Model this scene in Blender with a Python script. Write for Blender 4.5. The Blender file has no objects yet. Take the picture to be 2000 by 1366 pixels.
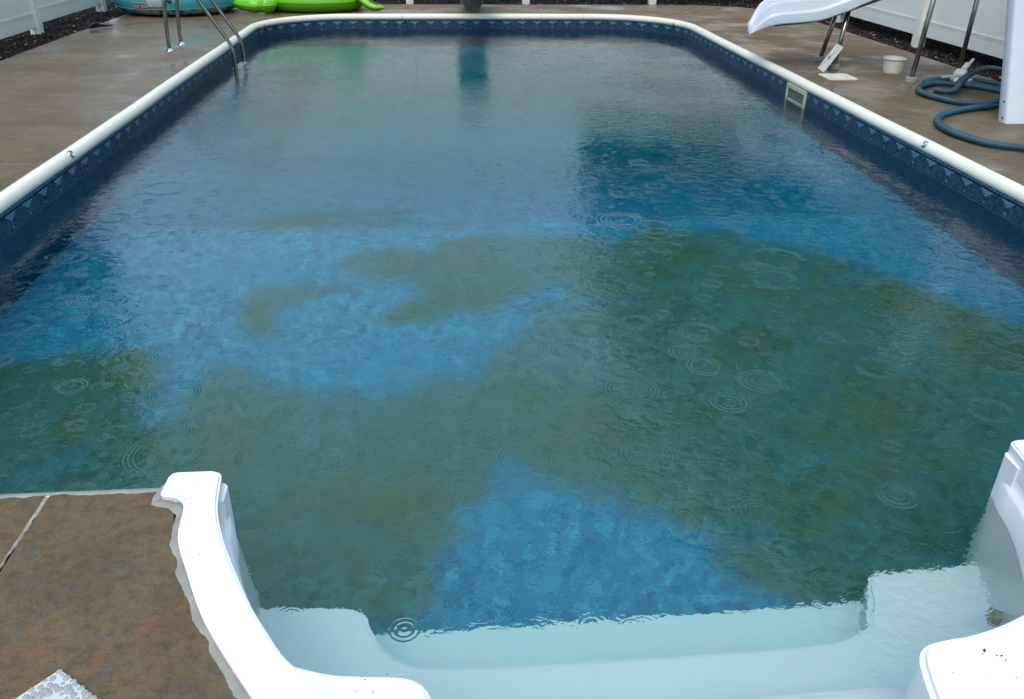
import bpy, bmesh, math, random
import numpy as np
from mathutils import Vector, Matrix
random.seed(7); RNG = np.random.default_rng(7)
sc = bpy.context.scene
C = sc.collection
R = math.radians

# ------------------------------------------------------------------ camera
cd = bpy.data.cameras.new('camera'); cam = bpy.data.objects.new('camera', cd); C.objects.link(cam)
cd.sensor_width = 36; cd.lens = 36 * 1620 / 2000; cd.clip_start = .05; cd.clip_end = 800
cam.matrix_world = Matrix(((0.99691337, 0.02871905, -0.07306817, 0),
                           (-0.07791215, 0.47648956, -0.87572107, 0),
                           (0.00966635, 0.87871094, 0.47725638, 1.6),
                           (0, 0, 0, 1)))
sc.camera = cam
# ------------------------------------------------------------------ sky: overcast, rain
w = bpy.data.worlds.new('World'); sc.world = w; w.use_nodes = True
nt = w.node_tree; nt.nodes.clear()
sky = nt.nodes.new('ShaderNodeTexSky'); sky.sky_type = 'NISHITA'; sky.sun_disc = False
sky.sun_elevation = R(55); sky.sun_rotation = R(200)
hs = nt.nodes.new('ShaderNodeHueSaturation'); hs.inputs['Saturation'].default_value = .25
gz = nt.nodes.new('ShaderNodeTexNoise'); gz.inputs['Scale'].default_value = 2.2; gz.inputs['Detail'].default_value = 3
tc = nt.nodes.new('ShaderNodeTexCoord')
cr = nt.nodes.new('ShaderNodeValToRGB')
cr.color_ramp.elements[0].position = .3; cr.color_ramp.elements[0].color = (4.1, 6.5, 8.7, 1)
cr.color_ramp.elements[1].position = .75; cr.color_ramp.elements[1].color = (6.6, 8.9, 10.9, 1)
mx = nt.nodes.new('ShaderNodeMix'); mx.data_type = 'RGBA'; mx.inputs[0].default_value = .8
bg = nt.nodes.new('ShaderNodeBackground'); bg.inputs[1].default_value = .140
wo = nt.nodes.new('ShaderNodeOutputWorld')
L = nt.links.new
L(sky.outputs[0], hs.inputs['Color']); L(tc.outputs['Generated'], gz.inputs['Vector']); L(gz.outputs[0], cr.inputs[0])
L(hs.outputs[0], mx.inputs[6]); L(cr.outputs[0], mx.inputs[7]); 
sx_ = nt.nodes.new('ShaderNodeSeparateXYZ'); L(tc.outputs['Generated'], sx_.inputs[0])
gr = nt.nodes.new('ShaderNodeMapRange'); gr.inputs[1].default_value = 0; gr.inputs[2].default_value = 1     # overcast sky: three times brighter overhead than at the horizon
gr.inputs[3].default_value = .50; gr.inputs[4].default_value = 1.32; L(sx_.outputs[2], gr.inputs[0])
ml = nt.nodes.new('ShaderNodeVectorMath'); ml.operation = 'SCALE'; L(mx.outputs[2], ml.inputs[0]); L(gr.outputs[0], ml.inputs['Scale']); L(ml.outputs[0], bg.inputs[0]); L(bg.outputs[0], wo.inputs[0])
sd = bpy.data.lights.new('sun', 'SUN'); sd.energy = 1.5; sd.angle = R(30); sd.color = (1, .84, .68)
so = bpy.data.objects.new('sun', sd); C.objects.link(so); so.rotation_euler = (R(35), 0, R(-20))
sc.view_settings.view_transform = 'Standard'; sc.view_settings.look = 'None'
sc.view_settings.gamma = 1; sc.view_settings.use_curve_mapping = False; sc.view_settings.exposure = .30
cy = sc.cycles
cy.use_adaptive_sampling = False; cy.max_bounces = 14; cy.diffuse_bounces = 5; cy.glossy_bounces = 4; cy.transmission_bounces = 12
cy.caustics_refractive = True; cy.caustics_reflective = False; cy.sample_clamp_indirect = 4
cy.use_denoising = True

# ------------------------------------------------------------------ helpers
def tag(o, label=None, cat=None, group=None, kind=None):
    if label: o['label'] = label
    if cat: o['category'] = cat
    if group: o['group'] = group
    if kind: o['kind'] = kind
    return o
def empty(name, loc=(0, 0, 0), **k):
    o = bpy.data.objects.new(name, None); C.objects.link(o); o.location = loc; o.empty_display_size = .1
    return tag(o, **k)
def obj(name, me, mat=None, parent=None, smooth=False, **k):
    o = bpy.data.objects.new(name, me); C.objects.link(o)
    if mat and not me.materials: me.materials.append(mat)
    if parent:
        o.parent = parent
        o.matrix_parent_inverse = Matrix.Translation(parent.location).inverted() if parent.parent is None else Matrix()
    if smooth:
        for p in me.polygons: p.use_smooth = True
    return tag(o, **k)
def mesh(verts, faces, name='m'):
    me = bpy.data.meshes.new(name); me.from_pydata([tuple(v) for v in verts], [], [tuple(f) for f in faces]); me.update(); return me
def bm_mesh(bm, name='m'):
    me = bpy.data.meshes.new(name); bm.to_mesh(me); bm.free(); return me
def box_bm(bm, c, s, rot=None, bev=0):
    r = bmesh.ops.create_cube(bm, size=1)
    vs = r['verts']
    for v in vs: v.co = Vector((v.co.x * s[0], v.co.y * s[1], v.co.z * s[2]))
    if bev:
        es = list({e for v in vs for e in v.link_edges})
        rb = bmesh.ops.bevel(bm, geom=es, offset=bev, segments=2, affect='EDGES')
        vs = list({v for f in rb['faces'] for v in f.verts} | {v for v in vs if v.is_valid})
    for v in vs:
        co = v.co.copy()
        if rot is not None: co = rot @ co
        v.co = co + Vector(c)
def box(name, c, s, mat, parent=None, rot=None, bev=0, **k):
    bm = bmesh.new(); box_bm(bm, c, s, rot, bev); return obj(name, bm_mesh(bm, name), mat, parent, **k)
def crspline(P, n=8, closed=False):
    P = [Vector(p) for p in P]; out = []; N = len(P)
    for i in range(N if closed else N - 1):
        if closed: a, b, c_, d = P[(i - 1) % N], P[i], P[(i + 1) % N], P[(i + 2) % N]
        else: a, b, c_, d = P[max(i - 1, 0)], P[i], P[i + 1], P[min(i + 2, N - 1)]
        for k in range(n):
            t = k / n
            out.append(.5 * ((2 * b) + (c_ - a) * t + (2 * a - 5 * b + 4 * c_ - d) * t * t + (-a + 3 * b - 3 * c_ + d) * t ** 3))
    if not closed: out.append(P[-1])
    return out
def resample(P, step):
    P = [Vector(p) for p in P]; d = [0]
    for a, b in zip(P, P[1:]): d.append(d[-1] + (b - a).length)
    n = max(2, int(d[-1] / step) + 1); out = []; j = 0
    for k in range(n):
        t = d[-1] * k / (n - 1)
        while j < len(d) - 2 and d[j + 1] < t: j += 1
        f = (t - d[j]) / max(1e-9, d[j + 1] - d[j]); out.append(P[j].lerp(P[j + 1], min(1, f)))
    return out
def tube(P, r, n=12, caps=True):
    """sweep a circle of radius r (number or function of index) along P"""
    P = [Vector(p) for p in P]; V = []; F = []; prev = None
    for i, p in enumerate(P):
        t = (P[min(i + 1, len(P) - 1)] - P[max(i - 1, 0)]).normalized()
        if prev is None:
            a = Vector((0, 0, 1)) if abs(t.z) < .9 else Vector((1, 0, 0))
            u = t.cross(a).normalized()
        else: u = (prev - t * prev.dot(t)).normalized()
        prev = u; v = t.cross(u); rr = r(i) if callable(r) else r
        for k in range(n):
            a = 2 * math.pi * k / n; V.append(p + (u * math.cos(a) + v * math.sin(a)) * rr)
    for i in range(len(P) - 1):
        for k in range(n):
            a = i * n + k; b = i * n + (k + 1) % n; F.append((a, b, b + n, a + n))
    if caps: F.append(tuple(range(n))[::-1]); F.append(tuple(range((len(P) - 1) * n, len(P) * n)))
    return V, F
def loft(sections, closed_ring=True, caps=False):
    n = len(sections[0]); V = [v for s in sections for v in s]; F = []
    for i in range(len(sections) - 1):
        for k in range(n if closed_ring else n - 1):
            a = i * n + k; b = i * n + (k + 1) % n; F.append((a, b, b + n, a + n))
    if caps: F.append(tuple(range(n))[::-1]); F.append(tuple(range((len(sections) - 1) * n, len(sections) * n)))
    return V, F
def prism(poly, z0, z1, bev=0.0, bseg=2, name='prism'):
    """extrude a plan polygon; bevel the upper rim"""
    bm = bmesh.new(); vs = [bm.verts.new((p[0], p[1], z0)) for p in poly]
    f = bm.faces.new(vs)
    if f.normal.z < 0: f.normal_flip()
    f.normal_update()
    if f.normal.z > 0: f.normal_flip()
    r = bmesh.ops.extrude_face_region(bm, geom=[f])
    top = [g for g in r['geom'] if isinstance(g, bmesh.types.BMVert)]
    for v in top: v.co.z = z1
    bm.normal_update()
    if bev:
        ts = set(top); es = [e for e in bm.edges if e.verts[0] in ts and e.verts[1] in ts]
        bmesh.ops.bevel(bm, geom=es, offset=bev, segments=bseg, affect='EDGES', clamp_overlap=True)
    bmesh.ops.recalc_face_normals(bm, faces=bm.faces)
    return bm_mesh(bm, name)
def revolve(prof, n=24, c=(0, 0, 0)):
    V = []; F = []
    for (r, z) in prof:
        for k in range(n):
            a = 2 * math.pi * k / n; V.append((c[0] + r * math.cos(a), c[1] + r * math.sin(a), c[2] + z))
    for i in range(len(prof) - 1):
        for k in range(n):
            a = i * n + k; b = i * n + (k + 1) % n; F.append((a, b, b + n, a + n))
    return V, F
def smooth_by_angle(o, a=40):
    me = o.data
    for p in me.polygons: p.use_smooth = True
    try: me.set_sharp_from_angle(angle=R(a))
    except Exception: pass

# ---- node expressions
class X:
    """small wrapper so that maths reads as maths"""
    def __init__(s, g, k): s.g = g; s.k = k
    def _b(s, op, o, o2=None):
        n = s.g.nodes.new('ShaderNodeMath'); n.operation = op
        for i, q in enumerate((s, o, o2)):
            if q is None: continue
            if isinstance(q, X): s.g.links.new(q.k, n.inputs[i])
            else: n.inputs[i].default_value = q
        return X(s.g, n.outputs[0])
    def __add__(s, o): return s._b('ADD', o)
    def __sub__(s, o): return s._b('SUBTRACT', o)
    def __mul__(s, o): return s._b('MULTIPLY', o)
    def __truediv__(s, o): return s._b('DIVIDE', o)
    def lt(s, o): return s._b('LESS_THAN', o)
    def gt(s, o): return s._b('GREATER_THAN', o)
    def mn(s, o): return s._b('MINIMUM', o)
    def ma(s, o): return s._b('MAXIMUM', o)
    def pw(s, o): return s._b('POWER', o)
    def fr(s): return s._b('FRACT', None)
    def ab(s): return s._b('ABSOLUTE', None)
    def sn(s): return s._b('SINE', None)
    def ex(s): return s._b('EXPONENT', None)
    def sq(s): return s._b('SQRT', None)
    def fl(s): return s._b('FLOOR', None)
    def sm(s, a, b, lo=0., hi=1.):
        n = s.g.nodes.new('ShaderNodeMapRange'); n.interpolation_type = 'SMOOTHSTEP'
        s.g.links.new(s.k, n.inputs[0])
        for i, v in enumerate((a, b, lo, hi)): n.inputs[1 + i].default_value = v
        return X(s.g, n.outputs[0])
class MatB:
    def __init__(s, name, rough=.5, spec=.5, color=None, **k):
        s.m = bpy.data.materials.new(name); s.m.use_nodes = True; s.g = s.m.node_tree
        s.p = s.g.nodes['Principled BSDF']; s.p.inputs['Roughness'].default_value = rough
        s.p.inputs['Specular IOR Level'].default_value = spec
        if color: s.p.inputs['Base Color'].default_value = (*color, 1)
        for a, v in k.items(): s.p.inputs[a.replace('_', ' ')].default_value = v
        s._pos = None
    def pos(s):
        if s._pos is None:
            n = s.g.nodes.new('ShaderNodeNewGeometry'); s._pos = n.outputs['Position']
        return s._pos
    def xyz(s):
        n = s.g.nodes.new('ShaderNodeSeparateXYZ'); s.g.links.new(s.pos(), n.inputs[0]); return [X(s.g, o) for o in n.outputs]
    def noise(s, scale, detail=4, rough=.55, vec=None, stretch=None, dist=0, off=None):
        n = s.g.nodes.new('ShaderNodeTexNoise'); n.inputs['Scale'].default_value = scale
        n.inputs['Detail'].default_value = detail; n.inputs['Roughness'].default_value = rough; n.inputs['Distortion'].default_value = dist
        v = vec or s.pos()
        if stretch or off:
            mp = s.g.nodes.new('ShaderNodeMapping'); s.g.links.new(v, mp.inputs[0])
            if stretch: mp.inputs['Scale'].default_value = stretch
            if off: mp.inputs['Location'].default_value = off
            v = mp.outputs[0]
        s.g.links.new(v, n.inputs['Vector']); return X(s.g, n.outputs[0])
    def vor(s, scale, vec=None, feature='F1', dim='3D', rnd=1):
        n = s.g.nodes.new('ShaderNodeTexVoronoi'); n.feature = feature; n.voronoi_dimensions = dim
        n.inputs['Scale'].default_value = scale; n.inputs['Randomness'].default_value = rnd
        s.g.links.new(vec or s.pos(), n.inputs['Vector']); return n
    def ramp(s, fac, stops):
        n = s.g.nodes.new('ShaderNodeValToRGB'); e = n.color_ramp.elements
        while len(e) < len(stops): e.new(.5)
        for q, (p_, c_) in zip(e, stops): q.position = p_; q.color = (*c_, 1)
        s.g.links.new(fac.k, n.inputs[0]); return n.outputs[0]
    def mix(s, fac, a, b, mode='MIX'):
        n = s.g.nodes.new('ShaderNodeMix'); n.data_type = 'RGBA'; n.blend_type = mode
        if isinstance(fac, X): s.g.links.new(fac.k, n.inputs[0])
        else: n.inputs[0].default_value = fac
        for i, q in ((6, a), (7, b)):
            if isinstance(q, tuple): n.inputs[i].default_value = (*q, 1)
            else: s.g.links.new(q, n.inputs[i])
        return n.outputs[2]
    def col(s, c_): s.g.links.new(c_, s.p.inputs['Base Color'])
    def rgh(s, x): s.g.links.new(x.k, s.p.inputs['Roughness'])
    def bump(s, h, strength=1, dist=1.):
        n = s.g.nodes.new('ShaderNodeBump'); n.inputs['Strength'].default_value = strength; n.inputs['Distance'].default_value = dist
        s.g.links.new(h.k, n.inputs['Height']); s.g.links.new(n.outputs[0], s.p.inputs['Normal']); return n
def plain(name, color, rough=.4, spec=.5, vary=.08, vscale=6, bump=0, bscale=60, **k):
    b = MatB(name, rough, spec, **k); n = b.noise(vscale, 5)
    if name != 'thermoplastic': color = tuple(c * .80 for c in color)
    b.col(b.mix(n.sm(.3, .7), tuple(c * (1 - vary) for c in color), tuple(min(1, c * (1 + vary)) for c in color)))
    if bump: b.bump(b.noise(bscale, 3), 1, bump)
    return b.m

# ------------------------------------------------------------------ materials
def mat_concrete():
    b = MatB('stamped_concrete', .4, .30)
    x, y, z = b.xyz()
    mid = b.noise(4.5, 6, .65, dist=.6, off=(3, 1, 0)); fine = b.noise(30, 6, .75); grit = b.noise(150, 2, .6); grit2 = b.noise(230, 2, .6, off=(3, 3, 3))
    near = y.sm(2.2, 5.5)               # redder beside the steps, greyer further on
    rust = b.mix(mid.sm(.3, .72), (.125, .082, .040), (.18, .118, .058))
    rust = b.mix(b.noise(2.9, 6, .68, off=(9, 4, 0), dist=.8).sm(.50, .66, 0, .75), rust, (.225, .105, .042))
    rust = b.mix(b.noise(4.2, 6, .68, off=(2, 7, 0), dist=.8).sm(.53, .66, 0, .8), rust, (.115, .102, .085))
    grey = b.mix(mid.sm(.3, .7), (.165, .112, .066), (.225, .157, .098))
    grey = b.mix(b.noise(1.1, 5, .6, off=(1, 1, 0)).sm(.42, .66), grey, (.145, .092, .050))
    c_ = b.mix(near, rust, grey)
    amp = (near * -.7) + 1.
    c_ = b.mix(fine.sm(.42, .68, 0, .5) * amp, c_, (.038, .027, .018))
    c_ = b.mix(fine.sm(.42, .30, 0, .5) * amp, c_, (.20, .145, .09))
    c_ = b.mix(grit.sm(.64, .72, 0, .4) * amp, c_, (.30, .25, .19))
    c_ = b.mix(grit2.sm(.36, .30, 0, .85) * amp, c_, (.014, .010, .008))
    c_ = b.mix(1., c_, (.80, .80, .80), 'MULTIPLY')
    b.col(c_)
    wet = b.noise(1.3, 5, .6, off=(5, 0, 0)).sm(.42, .66)
    b.rgh((near * (wet * -.36)) + (fine * .03) + .50)
    wf = (wet * near * -.8) + 1.
    b.bump(((mid * .004) + (fine * .0042) + (grit * .0012)) * wf * ((near * -.99) + 1.), 1, 1.)
    return b.m
M = {}
M['concrete'] = mat_concrete()
M['joint'] = plain('joint_filler', (.36, .31, .25), .8, .2, .3, 20)
M['caulk'] = plain('grey_caulk', (.33, .31, .27), .55, .4, .12, 14, .002, 50)
M['pvc'] = plain('coping_pvc', (1.0, .92, .78), .35, .5, .03, 3, .0006, 30)
M['step'] = plain('thermoplastic', (.78, .755, .785), .36, .5, .015, 2, .0004, 60)
M['vinyl'] = plain('fence_vinyl', (1.0, .965, .90), .42, .5, .03, 1.5)
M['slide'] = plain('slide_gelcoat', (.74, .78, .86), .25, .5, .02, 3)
M['slideshade'] = plain('slide_under_shade', (.22, .24, .25), .6, .3, .1, 8)  # dark grey paints in the shade beneath the white chute
M['steel'] = plain('stainless_steel', (.36, .34, .31), .22, .5, .15, 9, Metallic=1.)
M['chrome'] = plain('polished_steel', (.72, .71, .70), .12, .5, .05, 20, Metallic=1.)
M['rubber'] = plain('grey_rubber_foot', (.38, .38, .37), .6, .3, .1, 20)
M['cream'] = plain('cream_plastic', (.66, .64, .47), .4, .5, .05, 10)
M['whitepl'] = plain('white_plastic', (.80, .78, .72), .4, .5, .08, 12)
M['bucket'] = plain('bucket_plastic', (.80, .76, .68), .4, .5, .04, 12)
M['darkhole'] = plain('skimmer_throat', (.16, .17, .14), .6, .3, .1, 12)
M['hose'] = plain('hose_vinyl', (.020, .082, .125), .42, .5, .15, 8)
M['soil'] = plain('soil', (.03, .024, .02), .9, .2, .3, 8)
M['lawn'] = plain('lawn', (.045, .08, .025), .9, .2, .3, 1)
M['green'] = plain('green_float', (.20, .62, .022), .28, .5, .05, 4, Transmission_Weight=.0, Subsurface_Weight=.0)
M['greenshade'] = plain('green_float_shaded', (.13, .44, .012), .3, .5, .06, 4)  # same green darkened: shading of the lower halves put into the colour
M['purple'] = plain('dark_strap', (.10, .06, .08), .5, .4, .2, 10)
M['cyan'] = plain('turquoise_float', (.10, .58, .66), .28, .5, .04, 3)
M['black'] = plain('black_plastic', (.015, .015, .016), .4)
M['flip'] = plain('navy_rubber', (.035, .04, .12), .6, .3, .2, 30)
M['flipgrey'] = plain('grey_foam', (.22, .22, .22), .7, .3, .1, 30)
M['dirt'] = plain('dirt_speck', (.02, .015, .012), .8)
M['orange'] = plain('label_orange', (.75, .17, .05), .4, .5, .05, 20)
M['jet'] = plain('return_fitting', (.42, .38, .27), .5, .4, .25, 25)
def mat_label():
    b = MatB('printed_label', .4); x, y, z = b.xyz()
    ln = ((z * 90.).fr().gt(.45)) * (b.noise(160, 2).gt(.47)) * (b.noise(9, 1, stretch=(1, 1, 6)).gt(.42))
    b.col(b.mix(ln * .55, (.60, .64, .66), (.16, .22, .26))); return b.m
M['label'] = mat_label()
def mat_skirt():
    b = MatB('float_skirt', .35)
    n = b.noise(6.5, 2, .5, stretch=(1, 1, 1.4))
    c_ = b.mix(n.sm(.50, .56), (.30, .42, .40), (.03, .13, .19)); b.col(c_)
    b.col(b.mix(b.noise(4.5, 2, .5, off=(4, 4, 0)).sm(.56, .61), c_, (.24, .14, .23))); return b.m
M['skirt'] = mat_skirt()
def mat_bubble():
    b = MatB('bubble_mat', .25, Transmission_Weight=.35); b.p.inputs['Base Color'].default_value = (.46, .45, .43, 1); return b.m
M['bubble'] = mat_bubble()
def mat_standgrey():
    b = MatB('stand_grey', .55); b.col(b.mix(b.noise(14, 4).sm(.3, .7), (.07, .07, .07), (.11, .11, .108))); return b.m
M['standface'] = mat_standgrey()
M['standlight'] = plain('stand_light', (.34, .34, .32), .55, .4, .15, 16)
M['board'] = plain('diving_board_underside', (.07, .08, .09), .5, .4, .1, 6)
def mat_gravel():
    b = MatB('gravel_stone', .55, .15)
    oi = b.g.nodes.new('ShaderNodeVertexColor'); oi.layer_name = 'tone'
    sp = b.g.nodes.new('ShaderNodeSeparateColor'); b.g.links.new(oi.outputs[0], sp.inputs[0])
    b.col(b.ramp(X(b.g, sp.outputs[0]), [(0, (.006, .004, .003)), (.55, (.017, .009, .006)), (.88, (.040, .026, .019)), (.975, (.08, .06, .05)), (1, (.42, .38, .34))]))
    return b.m
M['gravel'] = mat_gravel()
def mat_bark():
    b = MatB('bark', .9); b.col(b.mix(b.noise(12, 4, stretch=(1, 1, .2)).sm(.3, .7), (.03, .022, .016), (.07, .05, .035))); return b.m
M['bark'] = mat_bark()
def mat_leaf():
    b = MatB('leaf', .55); b.col(b.mix(b.noise(1.3, 3).sm(.3, .7), (.006, .015, .006), (.016, .034, .010))); return b.m
M['leaf'] = mat_leaf()

def mat_liner_band():
    """printed vinyl: tile border above a pebble print. UV.x = metres along the wall, UV.y = height z"""
    b = MatB('liner_tile_band', .5, .22)
    uv = b.g.nodes.new('ShaderNodeUVMap'); uv.uv_map = 'UVMap'
    sp = b.g.nodes.new('ShaderNodeSeparateXYZ'); b.g.links.new(uv.outputs[0], sp.inputs[0])
    u, v = X(b.g, sp.outputs[0]), X(b.g, sp.outputs[1])
    P = .237
    fu = ((u / P).fr() - .5) * P                      # -.118 .. .118, triangle at 0
    gu = (((u / P) + .5).fr() - .5) * P               # fan at 0
    nz = b.noise(90, 2, vec=uv.outputs[0]); nc = b.noise(28, 2, vec=uv.outputs[0])
    base = b.mix(nc.sm(.35, .65), (.003, .009, .030), (.009, .032, .080))
    mo = b.vor(58, uv.outputs[0], dim='2D', rnd=.6); ms = b.g.nodes.new('ShaderNodeSeparateColor'); b.g.links.new(mo.outputs['Color'], ms.inputs[0])
    base = b.mix(X(b.g, ms.outputs[0]).sm(.35, 1.), base, (.022, .085, .17))
    # upper row of small tiles
    tu = (u / .016).fr(); tv = (v / .0125).fr()
    cell = (tu.gt(.16)) * (tv.gt(.18))
    row = v.gt(-.058) * cell * b.noise(75, 1, vec=uv.outputs[0]).gt(.50)
    c_ = b.mix(row * .95, base, (.12, .27, .38))
    # dark line
    dl = v.lt(-.058) * v.gt(-.068)
    c_ = b.mix(dl, c_, (.004, .008, .018))
    # inverted triangle of pale tiles
    tri = (fu.ab().lt(((v + .118) * 1.6))) * v.lt(-.071) * v.gt(-.118)
    gx = ((u / .021).fr().gt(.24)) * ((v / .0145).fr().gt(.24))
    tone = b.mix(nz.sm(.3, .7), (.10, .22, .32), (.26, .42, .54))
    c_ = b.mix(tri * gx, c_, tone)
    # fans of dark scallops
    rr = ((gu * gu) + ((v + .168) * (v + .168)) * 1.3).sq()
    ring = ((rr / .019).fr().lt(.16)) * rr.lt(.098) * v.lt(-.071) * v.gt(-.173)
    c_ = b.mix(ring * .8, c_, (.07, .14, .18))
    spoke = ((((u / .013) + (v / .02)).fr().lt(.13)) + (((u / .017) - (v / .016)).fr().lt(.13))).mn(1.) * v.lt(-.071) * v.gt(-.173) * nc.sm(.4, .6)
    c_ = b.mix(spoke * .7, c_, (.075, .13, .16))
    fan = rr.lt(.098) * v.lt(-.071)
    c_ = b.mix(fan * .35, c_, (.012, .045, .065))
    # pale dot below each triangle and the rope line at the foot
    dot = (((fu * fu) + ((v + .152) * (v + .152))).sq()).lt(.008)
    c_ = b.mix(dot * nz.sm(.3, .6), c_, (.22, .34, .40))
    rope = (v.lt(-.175) * v.gt(-.182)) * (nz.sm(.35, .55))
    c_ = b.mix(rope * .8, c_, (.085, .085, .075))
    # pebble print below the border
    vo = b.vor(21, feature='F1'); vc = X(b.g, vo.outputs['Distance'])
    peb = b.mix(vc.sm(.0, .8), (.016, .085, .19), (.009, .05, .12))
    c_ = b.mix(v.sm(-.20, -.215), c_, peb)
    b.col(c_)
    return b.m
M['liner'] = mat_liner_band()
def mat_floor():
    b = MatB('liner_pebble_print', .5, .3)
    wv = b.g.nodes.new('ShaderNodeVectorMath'); wv.operation = 'ADD'
    nn = b.g.nodes.new('ShaderNodeTexNoise'); nn.inputs['Scale'].default_value = 9; nn.inputs['Detail'].default_value = 2
    b.g.links.new(b.pos(), nn.inputs['Vector'])
    sc_ = b.g.nodes.new('ShaderNodeVectorMath'); sc_.operation = 'SCALE'; sc_.inputs['Scale'].default_value = .05
    b.g.links.new(nn.outputs['Color'], sc_.inputs[0]); b.g.links.new(b.pos(), wv.inputs[0]); b.g.links.new(sc_.outputs[0], wv.inputs[1])
    v1 = b.vor(25, wv.outputs[0]); v2 = b.vor(46, wv.outputs[0])
    c1 = b.g.nodes.new('ShaderNodeSeparateColor'); b.g.links.new(v1.outputs['Color'], c1.inputs[0])
    c2 = b.g.nodes.new('ShaderNodeSeparateColor'); b.g.links.new(v2.outputs['Color'], c2.inputs[0])
    t = (X(b.g, c1.outputs[0]) * .6) + (X(b.g, c2.outputs[1]) * .4)
    patch = b.noise(1.7, 3).sm(.35, .65, .45, 1.0)
    t = ((t - .5) * patch) + .5
    blue = b.ramp(t, [(.15, (.022, .125, .265)), (.5, (.042, .24, .43)), (.82, (.10, .38, .60))])
    at = b.g.nodes.new('ShaderNodeVertexColor'); at.layer_name = 'silt'
    asp = b.g.nodes.new('ShaderNodeSeparateColor'); b.g.links.new(at.outputs[0], asp.inputs[0])
    s = X(b.g, asp.outputs[0])
    wob = (b.noise(2.6, 8, .72, dist=.5) - .5) * .95 + ((b.noise(12, 5, .7) - .5) * .4) + ((t - .5) * .30)
    m = (s + wob).sm(.30, .72)
    dens = b.noise(2.3, 4, .6, off=(7, 3, 0)).sm(.3, .7, .62, .97)
    silt = b.mix(b.noise(1.6, 5, .65, off=(1, 8, 0)).sm(.35, .65), (.115, .145, .075), (.165, .135, .038))
    silt = b.mix(((t - .5) * .5) + .35, silt, (.095, .155, .105))
    silt = b.mix(t.sm(.62, .22, 0, .42), silt, (.035, .058, .034))
    b.col(b.mix(m * dens, blue, silt)); return b.m
M['floor'] = mat_floor()
RINGS = [(-0.152, 1.674, 0.043, 1.0), (0.373, 1.653, 0.046, .45), (1.045, 3.214, 0.07, 0.9), (1.101, 3.079, 0.081, 1.1), (1.124, 2.787, 0.084, 1.2), (1.31, 2.939, 0.099, 1.1), (1.514, 2.156, 0.071, 1.1), (1.771, 3.31, 0.063, 0.8), (1.109, 4.966, 0.148, 0.8), (-1.57, 3.075, 0.063, 0.9)]
def mat_water():
    m = bpy.data.materials.new('pool_water'); m.use_nodes = True; g = m.node_tree; g.nodes.clear()
    b = MatB.__new__(MatB); b.m = m; b.g = g; b._pos = None
    gl = g.nodes.new('ShaderNodeBsdfGlass'); gl.inputs['IOR'].default_value = 1.333; gl.inputs['Roughness'].default_value = 0
    out = g.nodes.new('ShaderNodeOutputMaterial'); va = g.nodes.new('ShaderNodeVolumeAbsorption')
    va.inputs['Color'].default_value = (.0, .79, .68, 1); va.inputs['Density'].default_value = WATER_DENSITY
    x, y, z = b.xyz()
    def layer(scale, off, thr, amp, lam, rmin, rvar, width):
        mp = g.nodes.new('ShaderNodeMapping'); mp.inputs['Location'].default_value = off; g.links.new(b.pos(), mp.inputs[0])
        vo = b.vor(scale, mp.outputs[0], dim='2D')
        d = X(g, vo.outputs['Distance']); cs = g.nodes.new('ShaderNodeSeparateColor'); g.links.new(vo.outputs['Color'], cs.inputs[0])
        ra, rb, rc = [X(g, o) for o in cs.outputs]
        r = d / scale
        rad = (ra * rvar) + rmin
        q = (r - rad)
        e = ((q * q) * (-1. / (width * width))).ex()
        inner = ((r * r) * (-1. / (.016 ** 2))).ex()
        ph = (q * (2 * math.pi / lam)).sn()
        h = ph * (e + inner * .5) * d.sm(.52, .40) * rb.gt(thr) * ((rc * .8) + .4)
        return h * amp
    h = layer(2.1, (3.3, 1.7, 0), .55, .00070, .017, .04, .12, .022)
    h = h + layer(3.3, (8.1, 4.2, 0), .40, .00066, .013, .02, .075, .016)
    h = h + layer(6.2, (1.4, 9.6, 0), .32, .00052, .011, .008, .035, .010)
    h = h + layer(10., (5.5, 2.6, 0), .62, .00042, .010, .004, .018, .006)
    h = h * y.sm(3.5, 7.5, 1.0, .38) * y.sm(1.7, 2.8, .3, 1.)
    for (cx_, cy2, rad, am) in RINGS:                # fresh rain rings, each at its own place
        dx = x - cx_; dy = y - cy2; r = ((dx * dx) + (dy * dy)).sq(); q = r - rad * .8; lam = .013 + rad * .13
        e = ((q * q) * (-1. / (rad * .24) ** 2)).ex() + (((r * r) * (-1. / (rad * .35) ** 2)).ex() * .6)
        h = h + (q * (2 * math.pi / lam)).sn() * e * (am * .055 * lam)
    # crossing remnants of older rings: short crested ripple, stronger in patches
    pat = b.noise(.9, 3, .6, off=(4, 6, 0)).sm(.35, .65, .25, 1.)
    rp = (b.noise(40, 2, .5, stretch=(.8, 1.1, 1), dist=.8) - .5) * .0014 + ((b.noise(17, 2, .5, stretch=(.85, 1.1, 1), dist=.8) - .5) * .0046)
    h = h + rp * pat
    h = h + ((b.noise(2.2, 2, .5) - .5) * .0035)
    bn = g.nodes.new('ShaderNodeBump'); bn.inputs['Strength'].default_value = 1; bn.inputs['Distance'].default_value = 1
    g.links.new(h.k, bn.inputs['Height']); g.links.new(bn.outputs[0], gl.inputs['Normal'])
    g.links.new(gl.outputs[0], out.inputs['Surface']); g.links.new(va.outputs[0], out.inputs['Volume'])
    return m
WATER_DENSITY = .40
M['water'] = mat_water()

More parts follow.
